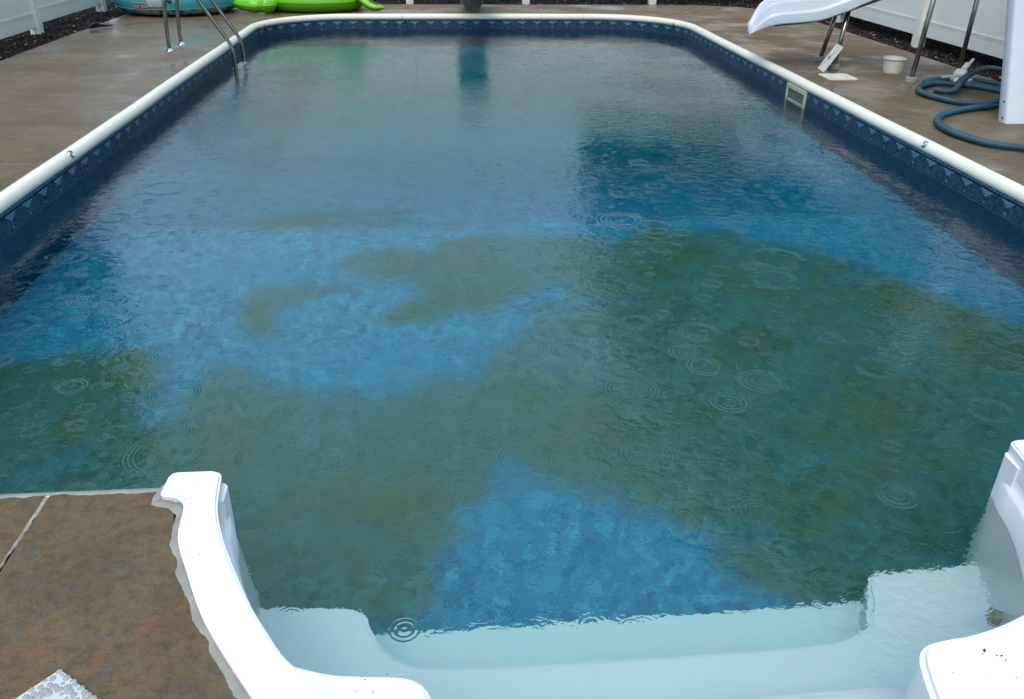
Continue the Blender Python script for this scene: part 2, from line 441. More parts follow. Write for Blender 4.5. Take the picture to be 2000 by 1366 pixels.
# ------------------------------------------------------------------ pool outline
XL, XR, YN, YF = -2.635, 3.63, 2.10, 13.775        # coping centre line
WZ = -.19                                          # water level
SX0, SX1 = -.72, 1.86                              # the gap for the steps
def arc(cx, cy, r, a0, a1, n):
    return [(cx + r * math.cos(R(a0 + (a1 - a0) * k / n)), cy + r * math.sin(R(a0 + (a1 - a0) * k / n))) for k in range(n + 1)]
def outline(off=0.0, rf=1.32, rn=.7):
    """open path round the pool from the left side of the steps, clockwise; off > 0 grows outwards"""
    xl, xr, yn, yf = XL - off, XR + off, YN - off, YF + off; rf = rf + off; rn = rn + off
    P = [(SX0, yn), (-1.2, yn)]
    P += arc(xl + rn, yn + rn, rn, 270, 180, 12)
    P += [(xl, 4.5), (xl, 6.0), (xl, 8.0), (xl, 10.0)]
    P += arc(xl + rf, yf - rf, rf, 180, 90, 18)
    P += [(0., yf), (1.2, yf)]
    P += arc(xr - rf, yf - rf, rf, 90, 0, 18)
    P += [(xr, 10.0), (xr, 8.0), (xr, 6.0), (xr, 4.5)]
    P += arc(xr - rn, yn + rn, rn, 0, -90, 12)
    P += [(2.4, yn), (SX1, yn)]
    return P
# the setting -------------------------------------------------------
def ring_sheet(name, outer, z, mat, hole, **k):
    (a, b_, c_, d) = outer; (e, f, g_, h) = hole
    V = [(a, b_, z), (c_, b_, z), (c_, d, z), (a, d, z), (e, f, z), (g_, f, z), (g_, h, z), (e, h, z)]
    return obj(name, mesh(V, [(0, 1, 5, 4), (1, 2, 6, 5), (2, 3, 7, 6), (3, 0, 4, 7)]), mat, **k)
ring_sheet('ground', (-250, -200, 250, 300), -.13, M['lawn'], (-8, -4, 9, 19), kind='structure')
ring_sheet('soil', (-8.2, -4.2, 9.2, 19.2), -.085, M['soil'], (-3.9, -2.4, 4.9, 14.9), kind='structure')

# concrete slabs, each its own piece, split at the joints
inner = outline(.028)
# the step side: steps' outer curve
stepL = [(-.905, 2.12), (-.905, 2.12), (-.905, 2.030), (-.835, 2.012), (-.790, 1.858), (-.733, 1.725), (-.659, 1.572), (-.582, 1.45), (-.48, 1.30), (-.37, 1.15), (-.22, 1.0), (-.05, .86), (.2, .74), (.52, .70)]
stepR = [(1.07 - x_, y_) for x_, y_ in stepL]
Llen = [0]
for a, b_ in zip(inner, inner[1:]): Llen.append(Llen[-1] + math.dist(a, b_))
def at_s(s):
    for i in range(len(inner) - 1):
        if Llen[i + 1] >= s - 1e-9:
            t = (s - Llen[i]) / (Llen[i + 1] - Llen[i]); a, b_ = inner[i], inner[i + 1]
            return (a[0] + (b_[0] - a[0]) * t, a[1] + (b_[1] - a[1]) * t)
    return inner[-1]
def s_of(pred):
    best = min(range(0, 4000), key=lambda k: pred(at_s(Llen[-1] * k / 4000))); return Llen[-1] * best / 4000
OX0, OX1, OY1 = -4.80, 5.70, 15.36
def seg(s0, s1, gap=.004):
    pts = [at_s(s0 + gap)] + [inner[i] for i in range(len(inner)) if s0 + gap < Llen[i] < s1 - gap] + [at_s(s1 - gap)]
    return pts
G = .004
def sL(y): return s_of(lambda p: abs(p[1] - y) + (10 if p[0] > 0 or p[1] < 3 else 0))
def sR(y): return s_of(lambda p: abs(p[1] - y) + (10 if p[0] < 0 or p[1] < 3 else 0))
def sF(x): return s_of(lambda p: abs(p[0] - x) + (10 if p[1] < 10 else 0))
slabs = []
jl = [3.45, 5.74, 8.02, 10.3, 12.2]
jr = [3.45, 5.72, 7.95, 10.22, 12.46]
# near-left: from the joint at x=-1.23 to the steps, then outwards
s_j = s_of(lambda p: abs(p[0] + 1.23) + (10 if p[1] > 3 or p[0] > 0 else 0))
slabs.append([(-1.23 + G, .2)] + [(-1.23 + G, 2.112), (-.905, 2.112)] + stepL[2:11] + [(-.22, .2)])
slabs.append([(-1.23 - G, 2.112), (-2.0, 2.112)] + [p for p in seg(s_j, sL(jl[0])) if p[0] < -2.05] + [(OX0, jl[0] - G), (OX0, .2), (-1.23 - G, .2)])
for a, b_ in zip(jl, jl[1:]): slabs.append(seg(sL(a), sL(b_)) + [(OX0, b_ - G), (OX0, a + G)])
slabs.append(seg(sL(jl[-1]), sF(-.4)) + [(-.4 - G, OY1), (-4.2, OY1), (-4.62, OY1 - .25), (OX0, OY1 - .9), (OX0, jl[-1] + G)])
slabs.append(seg(sF(-.4), sF(2.2)) + [(2.17, OY1), (-.4 + G, OY1)])
slabs.append(seg(sF(2.2), s_of(lambda p: math.dist(p, (3.3, 13.36)))) + [(4.50, 15.31), (4.0, OY1), (2.18, OY1)])
slabs.append(seg(s_of(lambda p: math.dist(p, (3.3, 13.36))), sR(jr[-1])) + [(OX1, jr[-1] + G), (OX1 - .02, 13.6), (5.6, 14.2), (5.42, 14.68), (5.1, 15.02), (4.51, 15.30)])
for a, b_ in zip(jr, jr[1:]): slabs.append(seg(sR(b_), sR(a)) + [(OX1, a + G), (OX1, b_ - G)])
slabs.append(seg(sR(jr[0]), Llen[-1] - .35) + [(2.21, .2), (OX1, .2), (OX1, jr[0] - G)])
slabs.append([(2.20, 2.07), (2.20, .2), (1.29, .2)] + stepR[3:11][::-1] + [(1.975, 2.07)])
slabs.append([(-4.8, .19), (5.7, .19), (5.7, -2.5), (-4.8, -2.5)])
deck = empty('pool_deck', kind='structure')
def clean(P):
    out = []
    for p in P:
        if not out or math.dist(p, out[-1]) > 1e-4: out.append(p)
    return out
for P in slabs:
    if P is slabs[8 - 1]: pass
    obj('slab', prism(clean(P), -.12, 0.0, .003, 1, 'slab'), M['concrete'], deck)
# pale filler a little below the slab tops shows in the joints
fill = []
for y_ in jl: fill.append(((OX0 + .01, y_ - .02), (XL - .06, y_ + .02)))
for y_ in jr: fill.append(((XR + .06, y_ - .02), (OX1 - .01, y_ + .02)))
fill.append(((2.16, YF + .06), (2.24, OY1 - .01))); fill.append(((-.42, YF + .06), (-.38, OY1 - .01)))
for a, b_ in fill:
    bm = bmesh.new(); box_bm(bm, ((a[0] + b_[0]) / 2, (a[1] + b_[1]) / 2, -.0545), (abs(b_[0] - a[0]), abs(b_[1] - a[1]), .105))
    obj('joint_filler', bm_mesh(bm), M['joint'], deck)

# liner walls ---------------------------------------------------------
def wall_mesh():
    P = outline(-.045); P[0] = (SX0 + .01, P[0][1]); P[-1] = (SX1 - .01, P[-1][1])
    P = [tuple(q)[:2] for q in resample([(a, b_, 0) for a, b_ in P], .06)]
    zs = [-.035, -.05, -.10, -.15, -.21, -.4, -1.0, -2.6]; V = []; F = []; U = []; s = 0
    for i, p in enumerate(P):
        if i: s += math.dist(p, P[i - 1])
        for z in zs: V.append((p[0], p[1], z)); U.append((s, z))
    n = len(zs)
    for i in range(len(P) - 1):
        for k in range(n - 1): F.append((i * n + k, i * n + k + 1, (i + 1) * n + k + 1, (i + 1) * n + k))
    me = mesh(V, F); uv = me.uv_layers.new(name='UVMap')
    for l in me.loops: uv.data[l.index].uv = U[l.vertex_index]
    return me
liner = empty('pool_liner', kind='structure')
obj('liner_wall', wall_mesh(), M['liner'], liner, smooth=True)
def floor_z(y): return -1.1 - 1.2 * min(max((y - 5.85) / 3.6, 0), 1)
SILT = [
 [(-3.2, 3.7), (-2.77, 3.78), (-2.51, 3.97), (-2.25, 4.07), (-1.96, 4.15), (-1.67, 4.17), (-1.51, 3.99), (-1.42, 3.75), (-1.35, 3.86), (-1.26, 3.96), (-1.08, 3.98), (-0.97, 3.81), (-0.75, 3.71), (-0.54, 3.76), (-0.38, 3.63), (-0.22, 3.8), (-0.09, 3.86), (0.1, 3.82), (0.2, 4.05), (0.38, 4.23), (0.61, 4.42), (0.85, 4.53), (0.73, 4.81), (0.96, 5.25), (1.18, 5.49), (1.54, 5.77), (1.69, 5.59), (2.04, 5.61), (2.2, 5.41), (2.45, 5.28), (2.69, 5.06), (2.85, 4.88), (2.97, 4.57), (3.1, 4.31), (3.23, 4.11), (3.52, 3.89), (3.8, 3.35), (3.03, 2.51), (2.4, 2.1), (1.9, 2.05), (1.5, 2.1), (1.25, 2.2), (1.08, 2.35), (1.0, 2.55), (0.85, 2.72), (0.66, 2.84), (0.37, 2.90), (0.16, 2.86), (-0.01, 2.79), (0.02, 2.64), (-0.07, 2.51), (-0.09, 2.33), (-0.18, 2.22), (-0.37, 2.2), (-0.72, 2.25), (-0.92, 2.3), (-1.4, 2.1), (-3.2, 2.0)],
 [(-0.73, 5.18), (-0.62, 5.4), (-0.41, 5.46), (-0.16, 5.38), (-0.0, 5.56), (0.28, 5.65), (0.68, 5.56), (1.12, 5.57), (1.14, 5.08), (1.05, 4.75), (0.66, 4.81), (0.42, 4.69), (0.19, 4.48), (0.07, 4.58), (-0.09, 4.42), (-0.33, 4.36), (-0.41, 4.48), (-0.32, 4.6), (-0.15, 4.78), (-0.32, 4.94), (-0.54, 5.02)],
 [(-1.2, 4.39), (-1.26, 4.57), (-1.25, 4.76), (-1.15, 4.89), (-0.9, 4.94), (-0.6, 4.84), (-0.88, 4.74), (-1.04, 4.66), (-1.06, 4.47), (-0.93, 4.27), (-1.04, 4.24)],
 [(-2.3, 5.89), (-1.5, 6.02), (-1.1, 6.37), (-0.3, 6.4), (-0.25, 6.27), (-0.9, 6.04), (0.1, 5.9), (0.12, 5.79), (-1.02, 5.77)],
 [(0.47, 4.56), (0.7, 4.61), (0.85, 4.53), (0.68, 4.47), (0.5, 4.48)]]
HOLES = [
 [(2.47, 4.96), (2.71, 4.87), (2.69, 4.67), (2.45, 4.75)], [(2.64, 4.37), (2.93, 4.3), (2.82, 4.16), (2.6, 4.21)],
 [(-1.79, 3.73), (-1.45, 3.75), (-1.18, 3.59), (-1.18, 3.39), (-1.53, 3.43), (-1.76, 3.56)],
 [(0.18, 3.22), (0.37, 3.17), (0.39, 2.95), (0.23, 2.93), (0.12, 3.04)], [(1.77, 3.23), (2.05, 3.16), (2.06, 2.97), (1.78, 3.0)]]
def sdist(PX, PY, poly):
    """signed distance, positive inside"""
    d = np.full(PX.shape, 1e9); ins = np.zeros(PX.shape, bool); n = len(poly)
    for i in range(n):
        ax, ay = poly[i]; bx, by = poly[(i + 1) % n]; ex, ey = bx - ax, by - ay
        t = np.clip(((PX - ax) * ex + (PY - ay) * ey) / (ex * ex + ey * ey + 1e-12), 0, 1)
        d = np.minimum(d, np.hypot(PX - ax - t * ex, PY - ay - t * ey))
        c_ = ((ay > PY) != (by > PY)) & (PX < (bx - ax) * (PY - ay) / (by - ay + 1e-12) + ax); ins ^= c_
    return np.where(ins, d, -d)
def floor_mesh():
    xs = np.arange(XL - .02, XR + .02, .045); ys = np.concatenate([np.arange(2.0, 7.2, .045), np.arange(7.2, YF + .05, .15)])
    gx, gy = np.meshgrid(xs, ys); z = -1.1 - 1.5 * np.clip((gy - 5.85) / 3.2, 0, 1)
    z = np.where(gy > 12, z + (gy - 12) * .55, z)
    side = np.clip(np.minimum(gx - XL, XR - gx) / .9, 0, 1); z = np.where(z < -1.1, -1.1 + (z + 1.1) * side, z)
    nx, ny = len(xs), len(ys); V = np.stack([gx, gy, z], -1).reshape(-1, 3)
    F = [(j * nx + i, j * nx + i + 1, (j + 1) * nx + i + 1, (j + 1) * nx + i) for j in range(ny - 1) for i in range(nx - 1)]
    me = mesh(V.tolist(), F)
    s = np.full(gx.shape, -9.)
    for p in SILT: s = np.maximum(s, sdist(gx, gy, p))
    h = np.full(gx.shape, -9.)
    for p in HOLES: h = np.maximum(h, sdist(gx, gy, p))
    v = np.clip(.5 + s / .40, 0, 1); v = v * (1 - .5 * np.clip(.6 + h / .35, 0, 1))
    ca = me.color_attributes.new('silt', 'FLOAT_COLOR', 'POINT')
    a = np.ones((len(V), 4), np.float32); a[:, :3] = v.reshape(-1, 1); ca.data.foreach_set('color', a.ravel())
    return me
obj('liner_floor', floor_mesh(), M['floor'], liner, smooth=True)

# water body: one closed volume with a flat top; its sides run inside the ground
def water_mesh():
    P = outline(-.03); P = P + [(SX1 + .25, 1.0), (1.2, .6), (.1, .6), (SX0 - .25, 1.0)]
    bm = bmesh.new(); vs = [bm.verts.new((x_, y_, WZ)) for x_, y_ in clean(P)]
    f = bm.faces.new(vs); r = bmesh.ops.extrude_face_region(bm, geom=[f])
    for v in [g_ for g_ in r['geom'] if isinstance(g_, bmesh.types.BMVert)]: v.co.z = -3.0
    bmesh.ops.recalc_face_normals(bm, faces=bm.faces); bmesh.ops.triangulate(bm, faces=bm.faces)
    return bm_mesh(bm, 'water')
obj('water', water_mesh(), M['water'], kind='structure')

# ------------------------------------------------------------------ coping in sections
coping = empty('pool_coping', label='rounded white coping rail running round the edge of the pool', cat='coping')
CP = outline(0.0); CL = [0]
for a, b_ in zip(CP, CP[1:]): CL.append(CL[-1] + math.dist(a, b_))
def cp_at(s):
    s = min(max(s, 0), CL[-1])
    for i in range(len(CP) - 1):
        if CL[i + 1] >= s - 1e-9:
            t = (s - CL[i]) / (CL[i + 1] - CL[i]); return Vector((CP[i][0] + (CP[i + 1][0] - CP[i][0]) * t, CP[i][1] + (CP[i + 1][1] - CP[i][1]) * t, 0))
def cp_s(x_, y_): return min((k / 4000 * CL[-1] for k in range(4001)), key=lambda s: math.dist(cp_at(s)[:2], (x_, y_)))
prof = [(o_ * .91, z_) for o_, z_ in [(.050, -.05), (.054, -.012), (.052, .006), (.042, .020), (.028, .029), (.010, .033), (-.010, .032), (-.028, .025), (-.043, .012), (-.053, -.004), (-.057, -.02), (-.054, -.034), (-.046, -.044), (-.030, -.048)]]
joints = [0, .42, cp_s(XL, 5.93), cp_s(XL, 8.18), cp_s(XL, 10.4), cp_s(-2.48, 12.85), cp_s(-.6, YF), cp_s(1.55, YF), cp_s(2.2, YF), cp_s(3.43, 13.0), cp_s(XR, 12.2), cp_s(XR, 9.3), cp_s(XR, 9.05), cp_s(XR, 5.95), cp_s(XR, 3.4), CL[-1]]
for k, (s0, s1) in enumerate(zip(joints, joints[1:])):
    s0 += .0024; s1 -= .0024; n = max(3, int((s1 - s0) / .05)); secs = []
    low = -.022 if k < 1 or k == len(joints) - 2 else 0
    for i in range(n + 1):
        s = s0 + (s1 - s0) * i / n; p = cp_at(s); t = (cp_at(s + .03) - cp_at(s - .03)).normalized()
        nn = Vector((-t.y, t.x, 0))              # left of the clockwise direction = outwards
        if nn.dot(p - Vector((.5, 8, 0))) < 0 and abs(p.y - 8) > 5.7 and False: nn = -nn
        wob = .0025 * math.sin(s * 1.7) + .0015 * math.sin(s * 4.1 + 1)
        dz = -.034 if p.y < 2.14 else 0
        secs.append([p + nn * (o_ + wob) + Vector((0, 0, z_ + dz)) for o_, z_ in prof])
    V, F = loft(secs, False); F.append(tuple(range(len(prof)))); F.append(tuple(range(n * len(prof), (n + 1) * len(prof)))[::-1])
    o = obj('coping_section', mesh(V, F), M['pvc'], coping); smooth_by_angle(o, 50)
# hidden core so the seams look dark, joint clip on the near side
bm = bmesh.new()
for s in joints[1:-1]:
    p = cp_at(s)
    if p.y > 2.3: box_bm(bm, (p.x, p.y, -.036), (.086, .086, .06))
obj('joint_core', bm_mesh(bm), M['black'], coping, kind='stuff')
for (x_, y_, sx) in ((XL + .040, 5.93, 1), (XR - .040, 5.95, -1)):       # cup anchors for the safety rope
    rot = Matrix.Rotation(R(48 * sx), 4, 'Y')
    V, F = revolve([(.0, .004), (.007, .005), (.012, .002), (.017, .004), (.023, .012), (.026, .010), (.027, .0), (.027, -.02)], 20)
    V = [rot @ Vector(v) + Vector((x_, y_, .012)) for v in V]
    o = obj('rope_anchor', mesh(V, F), M['chrome'], coping, smooth=True)
    V, F = tube([Vector((x_ - sx * .004, y_ - .012, .02)), Vector((x_ + sx * .010, y_, .026)), Vector((x_ - sx * .004, y_ + .012, .02))], .0028, 8)
    obj('anchor_bar', mesh(V, F), M['chrome'], o, smooth=True)

# caulk bead with ragged edge along near coping and steps
def ribbon(path, w0, w1, z, seed, thick=.006):
    rn = random.Random(seed); P = resample([(a, b_, 0) for a, b_ in path], .012); V = []; F = []; j = 0; jj = 0
    for i, p in enumerate(P):
        t = (P[min(i + 1, len(P) - 1)] - P[max(i - 1, 0)]).normalized(); nn = Vector((-t.y, t.x, 0))
        j = .88 * j + rn.gauss(0, .0010); jj = .5 * jj + rn.gauss(0, .0014)
        ww = w1 + j + jj + (.007 * max(0, math.sin(i * .23 + seed)) ** 9)
        V += [p + nn * w0 + Vector((0, 0, z - .03)), p + nn * w0 + Vector((0, 0, z + thick)), p + nn * (w0 + (ww - w0) * .75) + Vector((0, 0, z + thick * .8)), p + nn * ww + Vector((0, 0, z - .001))]
    for i in range(len(P) - 1):
        for k in range(3): a = i * 4 + k; F.append((a, a + 4, a + 5, a + 1))
    return mesh(V, F)
obj('caulk_bead', ribbon([(-.845, 2.018)] + stepL[4:12][0:0] + [(-.812, 1.985)] + stepL[4:12], (.028), (-.011), .0005, 3, .004), M['caulk'], deck, smooth=True)
obj('caulk_bead', ribbon([(-.86, 2.104), (-1.25, 2.104), (-2.0, 2.104)][::-1], .006, -.010, .001, 5, .002), M['caulk'], deck, smooth=True)
obj('caulk_bead', ribbon([(-.90, 2.125), (-.90, 2.035), (-.86, 2.026), (-.822, 2.0)], .018, -.012, .001, 8, .003), M['caulk'], deck, smooth=True)
obj('caulk_bead', ribbon([(-1.232, 1.0), (-1.232, 1.7), (-1.231, 2.09)], .004, -.007, -.001, 11, .0022), M['joint'], deck, smooth=True)
obj('caulk_bead', ribbon(stepR[4:12], -.020, .016, .0005, 4), M['caulk'], deck, smooth=True)

# ------------------------------------------------------------------ the white steps
steps = empty('pool_steps', (.54, 2.0, 0), label='white moulded corner-to-corner entry steps set into the near end of the pool', cat='pool steps')
steps['label'] = 'white moulded entry steps with curved rim at the near end of the pool'
inL = [(-.722, 2.135), (-.715, 2.08), (-.700, 1.985), (-.670, 1.89), (-.633, 1.80), (-.57, 1.668), (-.52, 1.575), (-.470, 1.495), (-.418, 1.418), (-.36, 1.358), (-.302, 1.303), (-.22, 1.22), (-.12, 1.12), (-.02, .98)]
outLr = [(-.862, 2.166), (-.876, 2.160), (-.884, 2.148), (-.886, 2.066), (-.880, 2.054), (-.868, 2.049), (-.836, 2.042), (-.812, 2.022), (-.798, 1.985), (-.780, 1.858), (-.722, 1.725), (-.648, 1.572), (-.571, 1.45), (-.465, 1.30), (-.355, 1.15), (-.20, 1.0), (-.03, .84)]
rimL = crspline([(a, b_, 0) for a, b_ in inL], 4)
rimLo = [Vector((a, b_, 0)) for a, b_ in outLr[:6]] + crspline([(a, b_, 0) for a, b_ in outLr[6:]], 4)
tip = [Vector((-.755, 2.166, 0)), Vector((-.738, 2.160, 0)), Vector((-.727, 2.150, 0))]
Lpoly = rimLo[::-1] + tip + rimL
def mirror(P, c_=.565): return [Vector((2 * c_ - p[0], p[1], 0)) for p in P]
RT = .022
def rim(poly):
    o = obj('rim', prism([(p[0], p[1]) for p in poly], -.06, RT, .007, 4, 'rim'), M['step'], steps); smooth_by_angle(o, 50); return o
rim(Lpoly)
rim(mirror(Lpoly)[::-1])
# wing platforms in front, just below the rim
lobeL = [(-.44, 1.40), (-.40, 1.405), (-.36, 1.389), (-.298, 1.370), (-.238, 1.362), (-.143, 1.352), (-.105, 1.338), (-.082, 1.315), (-.069, 1.287), (-.052, 1.2), (-.035, 1.05), (-.02, .8), (-.05, .6), (-.6, .6), (-.5, 1.2)]
lobeR = [(1.56, 1.478), (1.51, 1.462), (1.43, 1.428), (1.36, 1.402), (1.273, 1.378), (1.20, 1.368), (1.150, 1.357), (1.118, 1.338), (1.098, 1.308), (1.083, 1.26), (1.058, 1.15), (1.03, 1.0), (1.02, .6), (1.9, .6), (1.85, 1.2), (1.62, 1.46)]
for P in (lobeL, lobeR):
    z1 = RT - .010 if P is lobeL else RT - .006
    P2 = crspline([(a, b_, 0) for a, b_ in P[1:11 if P is lobeL else 12]], 4); P2 = [P[0]] + [(q.x, q.y) for q in P2] + P[(11 if P is lobeL else 12):]
    o = obj('wing_platform', prism([(a, b_) for a, b_ in P2], -1.15, z1, .014, 4, 'wing'), M['step'], steps); smooth_by_angle(o, 50)
# inner side walls with a moulded ledge, from rim down to the floor
def side_wall(path, sgn, name='side_wall'):
    P = [Vector((p[0], p[1], 0)) for p in path]; lv = [(-.02, -.012), (-.05, -.004), (-.085, .004), (-.096, .010), (-.102, .020), (-.112, .026), (-.19, .034), (-.55, .065), (-1.15, .09)]
    secs = []
    for i, p in enumerate(P):
        t = (P[min(i + 1, len(P) - 1)] - P[max(i - 1, 0)]).normalized(); nn = Vector((-t.y, t.x, 0)) * sgn
        f = min(1, i / 6)
        secs.append([p + nn * (o_ if k < 4 else o_ * (.35 + .65 * f)) + Vector((0, 0, z_)) for k, (z_, o_) in enumerate(lv)])
    V, F = loft(secs, False)
    o = obj(name, mesh(V, F), M['step'], steps); smooth_by_angle(o, 60); return o
w1 = rimL[:-12]; side_wall([(p.x - .004, p.y) for p in w1], 1)
side_wall([(p[0] + .004, p[1]) for p in mirror(w1)], -1)
# end flanges that meet the liner
for sx, cx in ((1, SX0), (-1, 2 * .565 - SX0)):
    P = [(cx - .16 * sx, 2.150), (cx + .0 * sx, 2.150), (cx + .012 * sx, 2.135), (cx + .016 * sx, 2.06), (cx - .16 * sx, 2.06)]
    if sx < 0: P = P[::-1]
    o = obj('flange', prism(P, -1.15, -.02, 0, name='flange'), M['step'], steps)
# submerged treads (bottom to top) with rounded noses
def tread(poly, z, bev=.02):
    P = crspline([(a, b_, 0) for a, b_ in poly], 4, True)
    o = obj('tread', prism([(p.x, p.y) for p in P], -1.16, z, bev, 4, 'tread'), M['step'], steps); smooth_by_angle(o, 50); return o
o = obj('tread', prism([(-.34, 2.035), (1.43, 2.045), (1.45, 1.6), (-.34, 1.6)][::-1], -1.16, -.80, .02, 4), M['step'], steps); smooth_by_angle(o, 50)
U = [(-.80, 2.025), (-.66, 2.015)] + [(-.37, 1.995), (-.325, 1.985), (-.30, 1.965), (-.275, 1.90), (-.235, 1.82), (-.19, 1.775), (-.12, 1.748), (-.02, 1.738), (.35, 1.733), (.95, 1.735), (1.14, 1.742), (1.23, 1.760), (1.295, 1.80), (1.335, 1.88), (1.365, 1.965), (1.385, 1.998), (1.43, 2.015)] + [(1.76, 2.03), (1.93, 2.035), (2.0, 1.2), (1.9, .62), (-.9, .62), (-.86, 1.2)]
o = obj('tread', prism(U[::-1], -1.162, -.55, .016, 4), M['step'], steps); smooth_by_angle(o, 50)
o = obj('tread', prism([(-.30, .64), (1.4, .64), (1.4, 1.40), (1.28, 1.485), (1.15, 1.497), (.9, 1.492), (.66, 1.482), (.3, 1.44), (.05, 1.36), (-.2, 1.22)][::1], -1.164, -.37, .03, 4), M['step'], steps); smooth_by_angle(o, 50)
# back shell closing the step unit behind
box('back_wall', (.54, .63, -.6), (2.6, .02, 1.1), M['step'], steps)
# return jet low in the right side wall
jr_ = Matrix.Rotation(R(-72), 4, 'Y') @ Matrix.Rotation(R(0), 4, 'X')
V, F = revolve([(0, -.012), (.014, -.012), (.017, .0), (.026, .004), (.032, .002), (.033, -.02)], 24)
rotj = Matrix.Rotation(R(-52), 4, 'Z') @ Matrix.Rotation(R(-80), 4, 'Y')
rotj = Vector((-.75, .45, .25)).normalized().to_track_quat('Z', 'Y').to_matrix().to_4x4()
V = [rotj @ Vector(v) + Vector((1.625, 1.72, -.40)) for v in V]
obj('return_jet', mesh(V, F), M['jet'], steps, smooth=True)
# wet dirt specks on rim and wing platforms
bm = bmesh.new()
specks = [(1.262, 1.318, .0042), (1.252, 1.309, .0017), (1.283, 1.302, .0018), (1.294, 1.300, .0026), (1.297, 1.287, .0018), (1.235, 1.25, .0012), (1.29, 1.235, .0015), (1.315, 1.240, .0015), (-.36, 1.30, .0018), (-.24, 1.31, .0015), (-.22, 1.34, .0016), (-.17, 1.35, .0015), (-.80, 2.10, .0014), (-.78, 2.0, .0018), (-.80, 2.02, .0012), (-.7, 1.78, .0015), (-.20, 1.305, .0018), (1.15, 1.26, .0012)]
for x_, y_, r in specks:
    m4 = Matrix.Translation((x_, y_, RT + (-.004 if x_ > 1 else (-.008 if x_ > -.45 else .001)))) @ Matrix.Rotation(random.random() * 3, 4, 'Z') @ Matrix.Diagonal((1.5, .8, .6, 1))
    bmesh.ops.create_icosphere(bm, subdivisions=1, radius=r, matrix=m4)
tag(obj('dirt', bm_mesh(bm), M['dirt']), 'tiny dark specks of grit on the white steps', 'grit', kind='stuff')

# ------------------------------------------------------------------ stainless ladder rails
lad = empty('ladder', (-2.62, 10.75, 0), label='stainless steel pool ladder with two bent rails at the left edge', cat='pool ladder')
def escutcheon(x_, y_, parent):
    V, F = revolve([(.022, .030), (.026, .030), (.030, .014), (.048, .008), (.053, .003), (.053, .0)], 24, (x_, y_, 0))
    obj('base_flange', mesh(V, F), M['chrome'], parent, smooth=True)
for y_ in (10.47, 10.97):
    P = [(-3.18, y_, -.05), (-3.178, y_, .1), (-3.165, y_, .34), (-3.145, y_, .50), (-3.09, y_, .63), (-2.99, y_, .705), (-2.88, y_, .68), (-2.80, y_, .60), (-2.72, y_, .475), (-2.60, y_, .28), (-2.51, y_, .13), (-2.468, y_, .03), (-2.455, y_, -.08), (-2.455, y_, -.4), (-2.455, y_, -.95)]
    V, F = tube(resample(crspline(P, 5), .03), .0215, 14)
    obj('rail', mesh(V, F), M['steel'], lad, smooth=True); escutcheon(-3.18, y_, lad)
for z_ in (-.28, -.55, -.82): box('ladder_step', (-2.455, 10.72, z_), (.09, .48, .025), M['whitepl'], lad, bev=.006)

# ------------------------------------------------------------------ skimmer faceplate in the right wall, and its deck opening
sk = empty('skimmer', (3.575, 8.40, -.1), label='cream skimmer mouth half under water in the right pool wall', cat='skimmer')
fx = 3.573
def frame_mesh():
    bm = bmesh.new(); y0, y1, z0, z1 = 8.155, 8.655, -.29, -.048; b_ = .038
    for (a, b2, c_, d) in ((y0, y1, z1 - b_, z1), (y0, y1, z0, z0 + b_), (y0, y0 + b_, z0 + b_, z1 - b_), (y1 - b_, y1, z0 + b_, z1 - b_)):
        box_bm(bm, (fx, (a + b2) / 2, (c_ + d) / 2), (.016, b2 - a, d - c_))
    return bm_mesh(bm)
obj('face_frame', frame_mesh(), M['cream'], sk)
bm = bmesh.new(); box_bm(bm, (fx + .004, 8.405, -.168), (.008, .43, .17)); obj('throat', bm_mesh(bm), M['darkhole'], sk)
box('weir_flap', (fx - .0015, 8.405, -.205), (.006, .40, .035), M['whitepl'], sk, bev=.002)
# deck well: square collar round an open round well, lid off
col = empty('skimmer_well', (4.1, 8.66, 0), label='square cream collar of the open skimmer well in the wet deck', cat='skimmer well')
rz = Matrix.Rotation(R(0), 4, 'Z')
bm = bmesh.new(); cx, cy_ = 4.10, 8.66; n = 32; hw = .155; hh = .165; rr_ = .105
vi = []; vo_ = []; vb = []; vl = []; vo2 = []
for k in range(n):
    a = 2 * math.pi * k / n + math.pi / n; ca, sa = math.cos(a), math.sin(a); q = 1 / max(abs(ca), abs(sa))
    vi.append(bm.verts.new((cx + rr_ * ca, cy_ + rr_ * sa, .007))); vo_.append(bm.verts.new((cx + hw * ca * q, cy_ + hh * sa * q, .009)))
    vb.append(bm.verts.new((cx + rr_ * .95 * ca, cy_ + rr_ * .95 * sa, -.012))); vo2.append(bm.verts.new((cx + hw * ca * q, cy_ + hh * sa * q, -.02)))
for k in range(n):
    j = (k + 1) % n
    bm.faces.new((vi[k], vo_[k], vo_[j], vi[j])); bm.faces.new((vb[k], vi[k], vi[j], vb[j])); bm.faces.new((vo_[k], vo2[k], vo2[j], vo_[j]))
bmesh.ops.recalc_face_normals(bm, faces=bm.faces)
obj('collar', bm_mesh(bm), M['bucket'], col)
V, F = revolve([(.0, .0), (.1, .0)], 32, (cx, cy_, .0025)); obj('well_bottom', mesh(V, F), M['bucket'], col)
V, F = revolve([(.040, .002), (.045, .008), (.052, .008), (.056, .002)], 24, (cx, cy_, .003)); obj('basket_ring', mesh(V, F), M['whitepl'], col, smooth=True)
